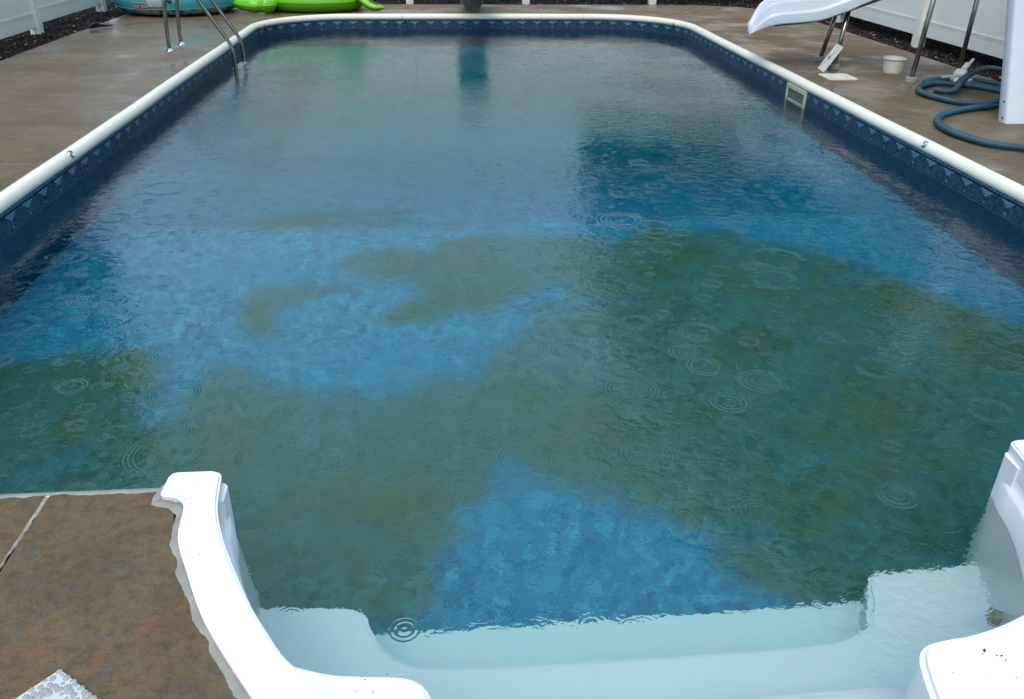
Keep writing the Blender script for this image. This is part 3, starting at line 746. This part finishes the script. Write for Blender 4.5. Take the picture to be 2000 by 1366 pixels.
# the lid, leaning on the slide leg
lid = empty('square_cover', (4.08, 9.03, 0), label='square white skimmer lid leaning against the front slide leg', cat='lid')
A = Vector((4.085, 9.13, .0)); B_ = Vector((4.05, 8.90, .0))   # bottom corners
e1 = (Vector((4.045, 8.915, 0)) - Vector((4.085, 9.15, 0))).normalized()
T = Vector((4.20, 9.13, .0)) - Vector((4.085, 9.15, 0)); up = (Vector((.17, .0, .262))).normalized()
nrm = e1.cross(up).normalized()
ctr = Vector((4.068, 9.03, 0)) + up * .155 + nrm * .004
rotl = Matrix((e1, up, nrm)).transposed()
bm = bmesh.new(); box_bm(bm, ctr, (.245, .31, .014), rotl, .003); obj('lid_plate', bm_mesh(bm), M['whitepl'], lid)
sgn = -1 if nrm.x > 0 else 1
for k, (u0, v0, u1, v1) in enumerate(((-.10, -.13, .0, .0), (-.03, -.14, .0, .0), (.05, -.13, .0, .0), (-.09, .12, .0, .0), (.08, .12, .0, .0))):
    a = ctr + e1 * u0 + up * v0 + nrm * sgn * .009; b2 = ctr + nrm * sgn * .014; d = (b2 - a)
    Vv, Ff = tube([a, b2], .004, 6); obj('rib', mesh(Vv, Ff), M['whitepl'], lid)
V, F = revolve([(.0, .012), (.02, .012), (.026, .004), (.034, .008), (.04, .0)], 16)
rn = (nrm * sgn).to_track_quat('Z', 'Y').to_matrix().to_4x4()
obj('lid_hub', mesh([rn @ Vector(v) + ctr + nrm * sgn * .006 for v in V], F), M['jet'], lid, smooth=True)

# ------------------------------------------------------------------ basket bucket
bk = empty('skimmer_basket', (4.82, 8.93, 0), label='small cream ribbed plastic basket standing on the deck under the slide', cat='basket')
prof_b = [(.0, .004), (.088, .004), (.092, .0)]
for k in range(9): z0 = .012 + k * .0125; prof_b += [(.0925 + k * .0014, z0), (.0955 + k * .0014, z0 + .003), (.0955 + k * .0014, z0 + .0085), (.0925 + k * .0014 + .001, z0 + .0115)]
prof_b += [(.107, .134), (.116, .136), (.118, .142), (.116, .147), (.104, .147), (.100, .138), (.088, .012), (.0, .010)]
V, F = revolve(prof_b, 40, (4.82, 8.93, 0)); smooth_by_angle(obj('basket_body', mesh(V, F), M['bucket'], bk), 30)
V, F = tube([(4.82 + .112 * math.cos(R(a)), 8.93 + .112 * math.sin(R(a)), .152) for a in range(20, 161, 10)], .003, 6)
obj('handle', mesh(V, F), M['bucket'], bk, smooth=True)

# ------------------------------------------------------------------ slide
sl = empty('pool_slide', (4.6, 8.6, 0), label='white curved water slide on steel legs overhanging the right pool edge', cat='water slide')
CLN = [(3.36, 9.43, .335), (3.46, 9.43, .40), (3.60, 9.43, .452), (3.80, 9.43, .470), (4.02, 9.42, .495), (4.25, 9.40, .56), (4.50, 9.34, .65), (4.75, 9.20, .76), (4.94, 8.97, .88), (5.05, 8.70, 1.0), (5.10, 8.40, 1.15), (5.08, 8.05, 1.33), (5.05, 7.70, 1.52), (5.04, 7.42, 1.66), (5.035, 7.2, 1.72), (5.035, 6.95, 1.73)]
cl = resample(crspline(CLN, 6), .05)
def chute_secs():
    secs = []; N = len(cl)
    for i, p in enumerate(cl):
        t = (cl[min(i + 1, N - 1)] - cl[max(i - 1, 0)]).normalized(); s_ = Vector((t.y, -t.x, 0)).normalized(); n_ = s_.cross(t).normalized()
        if n_.z < 0: n_ = -n_
        sh = max(0, 1 - i * .05 / .7) ** 1.3 * .30; s_ = (s_ * (1 if s_.y > 0 else -1) + Vector((sh, 0, 0))) * (1 if s_.y > 0 else -1)
        s = i * .05; f = min(1, s / .28); f = f * f * (3 - 2 * f)          # tip flattens out
        hgt = .05 + .165 * f; wd = .20 + .055 * f
        c2 = [(-wd - .020, .0), (-wd - .022, .012), (-wd - .012, hgt * .42), (-wd + .004, hgt * .50), (-wd + .012, hgt * .56), (-wd + .022, hgt * .86), (-wd + .032, hgt * .97), (-wd + .05, hgt), (-wd + .072, hgt * .95), (-wd + .085, hgt * .80), (-wd + .10, hgt * .35), (-wd + .13, .045 * f + .02), (-wd * .35, .02)]
        c2 = c2 + [(-a, b_) for a, b_ in c2[::-1]]
        secs.append([p + s_ * a + n_ * b_ + Vector((0, 0, .10 * (1 - f) * max(0, a * (1 if s_.y > 0 else -1) + .1))) for a, b_ in c2])
    return secs
V, F = loft(chute_secs(), False); 
N_ = len(cl); K_ = len(chute_secs()[0])
o = obj('chute', mesh(V, F), M['slide'], sl); smooth_by_angle(o, 35)
so_ = o.modifiers.new('thick', 'SOLIDIFY'); so_.thickness = .008; so_.offset = 0
# underside shell of the chute
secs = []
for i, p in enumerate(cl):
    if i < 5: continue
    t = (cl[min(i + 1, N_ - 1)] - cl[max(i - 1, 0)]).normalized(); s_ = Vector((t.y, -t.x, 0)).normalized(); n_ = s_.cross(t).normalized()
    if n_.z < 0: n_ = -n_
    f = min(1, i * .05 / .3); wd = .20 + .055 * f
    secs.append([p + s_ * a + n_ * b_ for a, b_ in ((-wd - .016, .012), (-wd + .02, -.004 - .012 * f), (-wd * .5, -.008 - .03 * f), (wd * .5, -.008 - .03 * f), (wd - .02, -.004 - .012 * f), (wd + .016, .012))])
V, F = loft(secs, False); o = obj('underside', mesh(V, F), M['slideshade'], sl, smooth=True)
legs = [((4.33, 9.69, 0), (4.42, 9.62, .62)), ((4.27, 9.17, 0), (4.335, 9.20, .58)), ((4.765, 8.42, 0), (4.86, 8.48, 1.13)), ((5.40, 8.66, 0), (5.34, 8.56, 1.10))]
for a, b_ in legs:
    V, F = tube([a, b_], .0245, 16); o = obj('leg', mesh(V, F), M['steel'], sl, smooth=True)
    V, F = revolve([(.0, .045), (.052, .045), (.058, .040), (.060, .0)], 24, a); ob = obj('leg_foot', mesh(V, F), M['rubber'], o); smooth_by_angle(ob, 40)
for sx in (-1, 1):
    xx = 5.035 + sx * .285
    bm = bmesh.new()
    secs = []
    for z_, yy, dw in ((0, 6.60, .0), (.05, 6.615, 0), (.5, 6.77, 0), (1.0, 6.945, 0), (1.5, 7.12, 0), (2.0, 7.29, 0), (2.35, 7.38, .0)):
        xi, xo, yf_, yb = xx - .11, xx + .11, yy, yy + .13
        c_ = .022; secs.append([Vector(q) for q in ((xi, yf_ + c_, z_), (xi + .006, yf_ + .006, z_), (xi + c_, yf_, z_), (xo - c_, yf_, z_), (xo - .006, yf_ + .006, z_), (xo, yf_ + c_, z_), (xo, yb - c_, z_), (xo - c_, yb, z_), (xi + c_, yb, z_), (xi, yb - c_, z_))])
    bm.free(); V, F = loft(secs, True, True); o = obj('ladder_side', mesh(V, F), M['slide'], sl); smooth_by_angle(o, 50)
    for z_, yy in ((.035, 6.66), (.16, 6.70)):
        V, F = revolve([(0, .006), (.006, .006), (.010, .0)], 12)
        rr2 = Matrix.Rotation(R(-90), 4, 'Y'); obj('bolt', mesh([rr2 @ Vector(v) + Vector((xx - .11, yy, z_)) for v in V], F), M['black'], o)
for k in range(7):
    z_ = .22 + k * .25; box('ladder_step', (5.035, 6.72 + (z_ - .22) * .345, z_), (.36, .11, .03), M['slide'], sl, bev=.008)
for sx in (-1, 1):
    xx = 5.035 + sx * .285
    V, F = tube(crspline([(xx, 7.38, 2.33), (xx, 7.36, 2.55), (xx, 7.2, 2.68), (xx, 6.98, 2.6), (xx, 6.95, 2.3), (xx, 7.05, 1.9)], 6), .019, 12)
    obj('handrail', mesh(V, F), M['steel'], sl, smooth=True)

# ------------------------------------------------------------------ vacuum hose
hp = [(4.95, 4.95, .03), (4.60, 5.40, .03), (4.25, 5.72, .03), (4.08, 5.84, .03), (3.99, 6.02, .03), (3.955, 6.26, .03), (4.01, 6.53, .03), (4.18, 6.79, .03), (4.45, 6.98, .03), (4.80, 7.12, .03), (5.08, 7.28, .03), (5.40, 7.40, .03), (5.52, 7.55, .03), (5.45, 7.70, .035),
      (5.20, 7.64, .05), (5.14, 7.55, .085), (5.02, 7.30, .088), (4.97, 7.18, .088), (4.82, 7.15, .05), (4.66, 7.26, .03), (4.545, 7.45, .03), (4.51, 7.72, .03), (4.62, 8.0, .03), (4.86, 8.20, .03), (5.08, 8.20, .03), (5.14, 7.96, .03), (5.18, 7.72, .06), (5.24, 7.44, .03), (5.38, 7.20, .03), (5.62, 7.20, .03), (5.70, 7.6, .03)]
hp = [(4.95, 4.95, .03), (4.60, 5.40, .03), (4.25, 5.72, .03), (4.08, 5.84, .03), (3.99, 6.02, .03), (3.955, 6.26, .03), (4.01, 6.53, .03), (4.18, 6.79, .03), (4.45, 6.98, .03), (4.80, 7.13, .03), (5.08, 7.28, .03), (5.35, 7.5, .03), (5.5, 7.62, .03)]
hp2 = [(5.45, 7.30, .03), (5.20, 7.30, .075), (5.00, 7.22, .085), (4.82, 7.16, .05), (4.66, 7.26, .03), (4.545, 7.45, .03), (4.50, 7.72, .03), (4.62, 7.98, .03), (4.86, 8.16, .03), (5.02, 8.08, .035), (5.10, 7.88, .055), (5.18, 7.68, .06), (5.26, 7.50, .05), (5.36, 7.36, .03)]
hp3 = [(4.70, 7.84, .03), (4.76, 7.75, .03), (4.86, 7.78, .04), (5.0, 7.94, .075), (5.20, 8.17, .10), (5.42, 8.40, .10), (5.62, 8.56, .10), (5.76, 8.58, .09), (5.86, 8.45, .07), (5.89, 8.2, .02), (5.86, 7.9, -.02)]
hp4 = [(5.17, 8.20, .04), (5.24, 8.02, .035), (5.31, 7.89, .03), (5.39, 7.86, .03), (5.46, 7.95, .03), (5.48, 8.10, .03), (5.42, 8.24, .03), (5.32, 8.30, .03), (5.20, 8.36, .03), (5.02, 8.34, .03), (4.80, 8.22, .03)]
hose = empty('vacuum_hose', (4.8, 7.4, 0), label='blue ribbed vacuum hose lying in loops beside the slide ladder', cat='hose')
for P in (hp, hp2, hp3, hp4):
    S = resample(crspline(P, 8), .0042)
    S = [p + Vector((0, 0, .0)) for p in S]
    V, F = tube(S, lambda i: .0262 + .0036 * math.sin(i * 2 * math.pi / 4), 12)
    obj('hose_length', mesh(V, F), M['hose'], hose, smooth=True)
# white cuff and the white vacuum head handle
d = (Vector((5.24, 8.02, .035)) - Vector((5.13, 8.30, .045)))
V, F = tube([Vector((5.13, 8.30, .055)), Vector((5.13, 8.30, .055)) + d * .7], .034, 20); obj('cuff', mesh(V, F), M['whitepl'], hose)
vh = empty('plastic_clip', (5.2, 8.2, .1), label='white plastic clip and handle resting on the blue hose loops', cat='vacuum head')
q = Vector((5.10, 8.16, .10)); dirv = (Vector((5.36, 8.34, .30)) - q).normalized(); sv = dirv.cross(Vector((0, 0, 1))).normalized(); nv = sv.cross(dirv)
rv = Matrix((dirv, sv, nv)).transposed()
bm = bmesh.new(); box_bm(bm, q + dirv * .10 + Vector((0, 0, -.01)), (.36, .028, .012), rv, .003); obj('handle_bar', bm_mesh(bm), M['whitepl'], vh)
bm = bmesh.new(); box_bm(bm, q + dirv * .13 + Vector((0, 0, .01)), (.10, .05, .03), rv, .006); obj('clip', bm_mesh(bm), M['whitepl'], vh)
bm = bmesh.new(); box_bm(bm, q + dirv * .02 + Vector((0, 0, .015)), (.09, .10, .04), rv, .008); obj('head_body', bm_mesh(bm), M['whitepl'], vh)
V, F = tube([q + Vector((-.14, .05, -.02)), q + Vector((-.02, .0, .0))], .010, 10); obj('spigot', mesh(V, F), M['cream'], vh)

# ------------------------------------------------------------------ fences
def fence(name, pts, label, face, bottoms):
    """pts: post positions (plan); panels between them with bottom rail, grooved cap and infill"""
    f = empty(name, (*pts[0], 0), label=label, cat='fence')
    for p in pts:
        box('post', (p[0], p[1], .87), (.127, .127, 1.95), M['vinyl'], f, bev=.006)
        V = [(p[0] - .075, p[1] - .075, 1.845), (p[0] + .075, p[1] - .075, 1.845), (p[0] + .075, p[1] + .075, 1.845), (p[0] - .075, p[1] + .075, 1.845), (p[0], p[1], 1.91)]
        obj('post_cap', mesh(V, [(0, 1, 4), (1, 2, 4), (2, 3, 4), (3, 0, 4), (3, 2, 1, 0)]), M['vinyl'], f)
    for k, (a, b_) in enumerate(zip(pts, pts[1:])):
        A_, B2 = Vector((*a, 0)), Vector((*b_, 0)); t = (B2 - A_).normalized(); L_ = (B2 - A_).length - .13; c_ = (A_ + B2) / 2
        rot = Matrix.Rotation(math.atan2(t.y, t.x), 4, 'Z').to_3x3(); z0 = bottoms[k]
        box('bottom_rail', (c_.x, c_.y, z0 + .075), (L_, .060, .150), M['vinyl'], f, rot, .004)
        for dz, hh_ in ((.156, .010), (.170, .008), (.182, .006)):
            box('rail_bead', (c_.x, c_.y, z0 + dz), (L_, .064 - (dz - .156) * .6, hh_), M['vinyl'], f, rot, .002)
        box('top_rail', (c_.x, c_.y, 1.72), (L_, .060, .16), M['vinyl'], f, rot, .004)
        nb = max(1, round(L_ / .28)); wB = L_ / nb
        for j in range(nb):
            cc = c_ + t * (-L_ / 2 + wB * (j + .5))
            box('board', (cc.x, cc.y, (z0 + .186 + 1.64) / 2), (wB - .0012, .024, 1.64 - z0 - .186), M['vinyl'], f, rot, .0012)
    return f
fence('fence', [(-5.40, 4.95), (-5.40, 7.38), (-5.395, 9.80), (-5.39, 12.22), (-5.38, 14.62)], 'white vinyl privacy fence along the left gravel strip', 1, [.03, .03, .035, .075])
fence('fence', [(6.165, 6.05), (6.165, 8.49), (6.165, 10.93), (6.165, 13.37), (6.165, 15.78)], 'white vinyl privacy fence behind the slide and hose', -1, [.105, .105, .10, .06])
fence('fence', [(-5.30, 15.84), (-2.77, 15.84), (-.55, 15.84), (1.50, 15.84), (3.78, 15.84), (6.08, 15.86)], 'white fence at the far end with only post feet showing', -1, [.16, .16, .16, .16, .16])

# ------------------------------------------------------------------ gravel
ico = bmesh.new(); bmesh.ops.create_icosphere(ico, subdivisions=1, radius=1)
IV = np.array([v.co[:] for v in ico.verts]); IF = np.array([[v.index for v in f.verts] for f in ico.faces]); ico.free()
def gravel(boxes, dens, name):
    P = []
    for (x0, y0, x1, y1, dn) in boxes:
        n = int((x1 - x0) * (y1 - y0) * dens * dn); P.append(np.stack([RNG.uniform(x0, x1, n), RNG.uniform(y0, y1, n)], 1))
    P = np.concatenate(P); n = len(P)
    s = RNG.uniform(.009, .020, n)
    sc3 = np.stack([s * RNG.uniform(.8, 1.5, n), s * RNG.uniform(.7, 1.2, n), s * RNG.uniform(.5, .95, n)], 1)
    a = RNG.uniform(0, 6.28, n); ca, sa = np.cos(a), np.sin(a)
    V = IV[None] * sc3[:, None] * (1 + RNG.uniform(-.22, .22, (n, len(IV), 1)))
    tl = RNG.uniform(-.6, .6, n)[:, None]; V[..., 2] = V[..., 2] + V[..., 0] * tl
    Vx = V[..., 0] * ca[:, None] - V[..., 1] * sa[:, None]; Vy = V[..., 0] * sa[:, None] + V[..., 1] * ca[:, None]
    zz = -.058 + RNG.uniform(0, .024, n) + .010 * np.sin(P[:, 0] * 9) * np.cos(P[:, 1] * 7)
    V = np.stack([Vx + P[:, :1], Vy + P[:, 1:], V[..., 2] + zz[:, None]], -1).reshape(-1, 3)
    F = (IF[None] + (np.arange(n) * len(IV))[:, None, None]).reshape(-1, 3)
    me = bpy.data.meshes.new(name); me.vertices.add(len(V)); me.vertices.foreach_set('co', V.ravel())
    me.loops.add(F.size); me.loops.foreach_set('vertex_index', F.ravel().astype(np.int32))
    me.polygons.add(len(F)); me.polygons.foreach_set('loop_start', np.arange(0, F.size, 3, dtype=np.int32))
    me.update(calc_edges=True); me.validate()
    ca_ = me.color_attributes.new('tone', 'FLOAT_COLOR', 'POINT'); t = np.repeat(RNG.uniform(0, 1, n), len(IV))
    c4 = np.ones((len(V), 4), np.float32); c4[:, :3] = t[:, None]; ca_.data.foreach_set('color', c4.ravel())
    return obj(name, me, M['gravel'], kind='stuff')
for nm, bx, lb in (('gravel', [(-6.1, 8.6, -4.80, 15.4, .8), (-5.72, 5.0, -4.80, 8.6, .5)], 'dark wet gravel strip below the left fence'),
                   ('gravel', [(5.70, 7.0, 6.9, 15.4, .8), (5.25, 14.75, 5.75, 15.4, 1)], 'dark wet gravel strip below the right fence'),
                   ('gravel', [(-5.7, 15.36, 6.4, 16.9, .8), (4.5, 15.15, 5.3, 15.4, 1)], 'dark wet gravel strip beyond the far end of the deck')):
    tag(gravel(bx, 2300, nm), lb, 'gravel', kind='stuff')

# ------------------------------------------------------------------ turquoise inflatable pool
ip = empty('inflatable_pool', (-4.13, 14.42, 0), label='round turquoise inflatable paddling pool with warning labels by the left fence', cat='inflatable pool')
pc = Vector((-4.10, 14.42, 0)); RO = .72
def torus_part(a0, a1, n, mat, name, parent, rt=.27, zc=.285, wr=0.):
    secs = []
    for i in range(65):
        th = 2 * math.pi * i / 64; s_ = []
        wv = 1 + wr * (.5 * math.sin(th * 23) + .5 * math.sin(th * 37 + 1))
        for k in range(n + 1):
            a = R(a0 + (a1 - a0) * k / n); rad = RO + rt * wv * math.cos(a); s_.append(pc + Vector((rad * math.cos(th), rad * math.sin(th), zc + rt * math.sin(a))))
        secs.append(s_)
    V, F = loft(secs, False); return obj(name, mesh(V, F), mat, parent, smooth=True)
torus_part(-38, 235, 18, M['cyan'], 'upper_tube', ip)
torus_part(-88, -38, 6, M['skirt'], 'printed_base', ip, wr=.035)
V, F = tube([pc + Vector(((RO + .215) * math.cos(t_ / 48 * 6.2832), (RO + .215) * math.sin(t_ / 48 * 6.2832), .117)) for t_ in range(49)], .006, 6, False)
obj('seam', mesh(V, F), M['cyan'], ip, smooth=True)
V, F = revolve([(0, .05), (.70, .05)], 48, pc); obj('pool_floor', mesh(V, F), M['skirt'], ip)
def tube_patch(x0, x1, z0, z1, mat, name, parent, e=.003):
    secs = []
    for i in range(9):
        x_ = x0 + (x1 - x0) * i / 8; s_ = []
        for k in range(7):
            z_ = z0 + (z1 - z0) * k / 6; a = math.asin(max(-1, min(1, (z_ - .285) / .27))); rad = RO + (.27 + e) * math.cos(a)
            dx = x_ - pc.x; s_.append(Vector((x_, pc.y - math.sqrt(max(0, rad * rad - dx * dx)), z_)))
        secs.append(s_)
    V, F = loft(secs, False); return obj(name, mesh(V, F), mat, parent, smooth=True)
tube_patch(-4.52, -4.31, .125, .215, M['label'], 'warning_label', ip)
tube_patch(-4.515, -4.315, .178, .206, M['orange'], 'label_band', ip, .005)
tube_patch(-4.51, -4.315, .127, .134, M['black'], 'label_line', ip, .005)
V_ = [Vector((-4.425, 0, .172)), Vector((-4.44, 0, .142)), Vector((-4.395, 0, .142)), Vector((-4.41, 0, .172))]
tube_patch(-4.430, -4.405, .142, .168, M['black'], 'pictogram', ip, .005)
tube_patch(-4.295, -4.08, .155, .36, M['label'], 'care_label', ip)
tube_patch(-4.29, -4.05, .128, .148, M['orange'], 'label_band', ip, .005)
tube_patch(-4.235, -4.115, .134, .143, M['label'], 'label_text', ip, .007)
V, F = revolve([(0, .022), (.018, .022), (.028, .010), (.030, 0)], 16)
rr3 = Matrix.Rotation(R(82), 4, 'X'); obj('valve', mesh([rr3 @ Vector(v) + Vector((-3.965, pc.y - math.sqrt((RO + .268) ** 2 - .135 ** 2), .235)) for v in V], F), M['black'], ip, smooth=True)

# ------------------------------------------------------------------ lime green ride-on float
gf = empty('inflatable_float', (-2.1, 14.3, 0), label='lime green inflatable ride-on float lying on the deck at the far left corner', cat='pool float')
def blob(P, rad, n=20, sq=.8, zmin=.004):
    """tube with varying radii, lower and upper half returned separately so the lower half carries its shading as a darker green"""
    P = [Vector(p) for p in P]; secs = []
    for i, p in enumerate(P):
        t = (P[min(i + 1, len(P) - 1)] - P[max(i - 1, 0)]).normalized(); s_ = Vector((t.y, -t.x, 0)).normalized(); n_ = s_.cross(t).normalized()
        if n_.z < 0: n_ = -n_
        secs.append([p + s_ * rad[i] * math.cos(2 * math.pi * k / n) + n_ * rad[i] * sq * math.sin(2 * math.pi * k / n) for k in range(n + 1)])
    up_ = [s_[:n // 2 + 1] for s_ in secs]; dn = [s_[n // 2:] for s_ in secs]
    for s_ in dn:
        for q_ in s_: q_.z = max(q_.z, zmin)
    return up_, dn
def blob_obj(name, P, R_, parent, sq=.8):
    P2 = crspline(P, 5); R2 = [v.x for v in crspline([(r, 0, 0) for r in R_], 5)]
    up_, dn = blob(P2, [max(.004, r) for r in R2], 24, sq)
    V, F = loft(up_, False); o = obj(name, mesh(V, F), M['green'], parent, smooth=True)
    V, F = loft(dn, False); obj('lower_half', mesh(V, F), M['greenshade'], o, smooth=True)
    for sd_ in (0, -1):
        V, F = tube([s_[sd_] for s_ in up_], .0045, 6); obj('seam', mesh(V, F), M['green'], o, smooth=True)
    return o
blob_obj('foot_pod', [(-3.30, 14.18, .155), (-3.22, 14.16, .15), (-3.06, 14.12, .125), (-2.90, 14.09, .115), (-2.80, 14.08, .115), (-2.68, 14.06, .125), (-2.58, 14.05, .125), (-2.53, 14.05, .12)], [.01, .06, .10, .125, .115, .15, .10, .02], gf, .85)
blob_obj('pod_hump', [(-3.08, 14.32, .26), (-2.95, 14.30, .27), (-2.8, 14.30, .27), (-2.66, 14.28, .25), (-2.58, 14.28, .23)], [.01, .09, .12, .10, .01], gf, .9)
ringp = [(-2.02 + .62 * math.cos(R(a)), 14.58 + .42 * math.sin(R(a)), .155) for a in range(90, 451, 15)]
blob_obj('body_ring', ringp, [.165] * len(ringp), gf, .93)
blob_obj('neck', [(-1.75, 14.55, .28), (-1.60, 14.52, .40), (-1.45, 14.48, .47), (-1.28, 14.42, .42)], [.10, .15, .14, .02], gf, .9)
blob_obj('limb', [(-1.48, 14.42, .40), (-1.38, 14.36, .30), (-1.24, 14.28, .19), (-1.10, 14.22, .095), (-.99, 14.20, .075), (-.90, 14.20, .075)], [.05, .085, .09, .085, .07, .02], gf, .75)
V, F = tube(crspline([(-1.30, 14.33, .345), (-1.20, 14.25, .25), (-1.09, 14.19, .165), (-1.0, 14.165, .125)], 6), .017, 8); obj('strap', mesh(V, F), M['purple'], gf, smooth=True)

# ------------------------------------------------------------------ flip-flop
ff = empty('flip_flop', (-4.60, 12.33, 0), label='navy flip-flop tipped on its edge where the left deck meets the gravel', cat='flip-flop')
a0_, b0_ = Vector((-4.72, 12.22, .03)), Vector((-4.50, 12.50, .045)); tt = (b0_ - a0_).normalized(); ss = Vector((tt.y, -tt.x, 0)); 
secs = []
for k in range(13):
    u = k / 12; wdt = .036 + .012 * math.sin(u * 5.5) * (1 if u < .9 else .6); wdt *= min(1, 4 * min(u, 1 - u) + .35); p = a0_.lerp(b0_, u); p.z = .030 + .012 * math.sin(u * math.pi * 1.3)
    nn = (ss * .55 + Vector((0, 0, .83))).normalized(); th = ss.cross(tt).normalized(); th = nn.cross(tt).normalized()
    secs.append([p + nn * wdt, p + nn * wdt + th * .014, p - nn * wdt * .7 + th * .014, p - nn * wdt * .7])
V, F = loft(secs, True, True); obj('sole', mesh(V, F), M['flip'], ff)
V, F = tube(crspline([a0_.lerp(b0_, .45) + Vector((.02, -.03, .03)), a0_.lerp(b0_, .62) + Vector((.05, -.05, .02)), a0_.lerp(b0_, .85) + Vector((.05, -.06, -.01))], 6), .008, 8); obj('strap', mesh(V, F), M['flipgrey'], ff, smooth=True)

# ------------------------------------------------------------------ diving board on tapered stand
db = empty('diving_board', (.5, 14.35, 0), label='diving board stand with tapered grey foot centred on the far deck', cat='diving board')
def frust(x0, x1, X0, X1, y0, y1, Y0, Y1, z0, z1):
    return [(x0, y0, z0), (x1, y0, z0), (x1, y1, z0), (x0, y1, z0), (X0, Y0, z1), (X1, Y0, z1), (X1, Y1, z1), (X0, Y1, z1)]
BF = [(3, 2, 1, 0), (4, 5, 6, 7), (0, 1, 5, 4), (1, 2, 6, 5), (2, 3, 7, 6), (3, 0, 4, 7)]
V = frust(.41, .59, .33, .67, 14.36, 14.95, 14.34, 15.05, 0, .16); V2 = frust(.33, .67, .24, .76, 14.34, 15.05, 14.33, 15.05, .16, .42)
obj('stand_foot', mesh(V, BF), M['standface'], db); obj('stand_top', mesh(V2, BF), M['standface'], db)
for sx in (-1, 1):
    f_ = [(.5 + sx * .086, 14.355, .0), (.5 + sx * .125, 14.46, .05), (.5 + sx * .215, 14.44, .22), (.5 + sx * .27, 14.44, .42), (.5 + sx * .24, 14.325, .42), (.5 + sx * .165, 14.335, .16)]
    g_ = [(a + sx * .012, b_ + .02, c_) for a, b_, c_ in f_]; n = 6
    obj('stand_flange', mesh(f_ + g_, [tuple(range(6)), tuple(range(11, 5, -1))] + [(i, (i + 1) % 6, 6 + (i + 1) % 6, 6 + i) for i in range(6)]), M['standlight'], db)
box('board', (.5, 14.1, .60), (.48, 2.35, .05), M['board'], db, bev=.012)
box('board_mount', (.5, 14.55, .50), (.36, .5, .15), M['standface'], db, bev=.01)

# ------------------------------------------------------------------ bubble mat at the lower left
mt = empty('bubble_mat', (-.93, 1.30, 0), label='translucent white bubble mat with one corner on the brown concrete', cat='mat')
ux = Vector((.80, -.62, 0)).normalized(); uy = Vector((-.66, -.75, 0)).normalized(); org = Vector((-.932, 1.422, 0))
bm = bmesh.new(); pitch = .0165
for i in range(22):
    for j in range(20):
        p = org + ux * (i * pitch + .004) + uy * (j * pitch + .004) + Vector((random.uniform(-.003, .003), random.uniform(-.003, .003), .006 + random.uniform(-.001, .003)))
        if j % 2: p += ux * pitch * .5
        r = random.uniform(.0072, .0120)
        bmesh.ops.create_icosphere(bm, subdivisions=2, radius=r, matrix=Matrix.Translation(p) @ Matrix.Diagonal((random.uniform(.9, 1.15), random.uniform(.9, 1.15), .5, 1)))
obj('bubbles', bm_mesh(bm), M['bubble'], mt, smooth=True, kind='stuff')
V = [org + Vector((0, 0, .002)), org + ux * .35 + Vector((0, 0, .002)), org + ux * .35 + uy * .32 + Vector((0, 0, .002)), org + uy * .32 + Vector((0, 0, .002))]
V = V + [v + Vector((0, 0, .0075)) for v in V]
obj('backing', mesh(V, [(3, 2, 1, 0), (4, 5, 6, 7), (0, 1, 5, 4), (1, 2, 6, 5), (2, 3, 7, 6), (3, 0, 4, 7)]), M['bubble'], mt)

# ------------------------------------------------------------------ trees behind the fences (seen mirrored in the water)
def tree(x_, y_, h, r, label, seed):
    t = empty('tree', (x_, y_, 0), label=label, cat='tree', group='trees behind the fences'); rn = random.Random(seed)
    V, F = tube([(x_, y_, -.2), (x_ + .05, y_, h * .3), (x_ - .05, y_ + .05, h * .6), (x_, y_, h * .92)], lambda i: (.17, .13, .08, .02)[i], 8)
    tr = obj('trunk', mesh(V, F), M['bark'], t, smooth=True)
    for k in range(6):
        a = k * 1.05 + rn.random(); z_ = h * (.3 + .09 * k); V, F = tube([(x_, y_, z_), (x_ + .5 * r * math.cos(a), y_ + .5 * r * math.sin(a), z_ + .5), (x_ + .8 * r * math.cos(a), y_ + .8 * r * math.sin(a), z_ + .7)], lambda i: (.05, .035, .01)[i], 6)
        obj('limb', mesh(V, F), M['bark'], tr, smooth=True)
    n = 15000; rg = np.random.default_rng(seed)
    c = rg.normal(size=(n, 3)); c /= np.linalg.norm(c, axis=1)[:, None]; rad = rg.uniform(.35, 1, n) ** .5
    bumps = 1 + .12 * np.sin(c[:, 0] * 5 + seed) * np.cos(c[:, 1] * 4) + .1 * np.sin(c[:, 2] * 7 + seed)
    P = c * (rad * bumps)[:, None] * np.array([r, r, h * .42]) + np.array([x_, y_, h * .58])
    s = rg.uniform(.18, .34, n)[:, None]; u = rg.normal(size=(n, 3)); u /= np.linalg.norm(u, axis=1)[:, None]; v = np.cross(u, rg.normal(size=(n, 3))); v /= np.linalg.norm(v, axis=1)[:, None]
    V = np.stack([P - u * s, P + v * s * .7, P + u * s, P - v * s * .7], 1).reshape(-1, 3); F = np.arange(4 * n).reshape(-1, 4)
    obj('crown', mesh(V.tolist(), F.tolist()), M['leaf'], t)
for k, (x_, y_, h_, r_) in enumerate(((8.2, 7.6, 5.8, 2.1), (8.6, 10.0, 8.2, 2.5), (9.0, 12.8, 10.8, 2.9), (9.0, 16.2, 13.2, 3.2), (9.0, 20.0, 14.2, 3.2), (9.0, 24.2, 14.5, 3.3), (9.0, 28.6, 14.2, 3.3), (9.0, 33.2, 13.6, 3.3))):
    tree(x_, y_, h_, r_, 'leafy tree behind the slide fence, seen only mirrored in the water', k + 1)
tree(-8.4, 13.0, 9.0, 2.6, 'leafy tree behind the left fence, seen only mirrored in the water', 17)
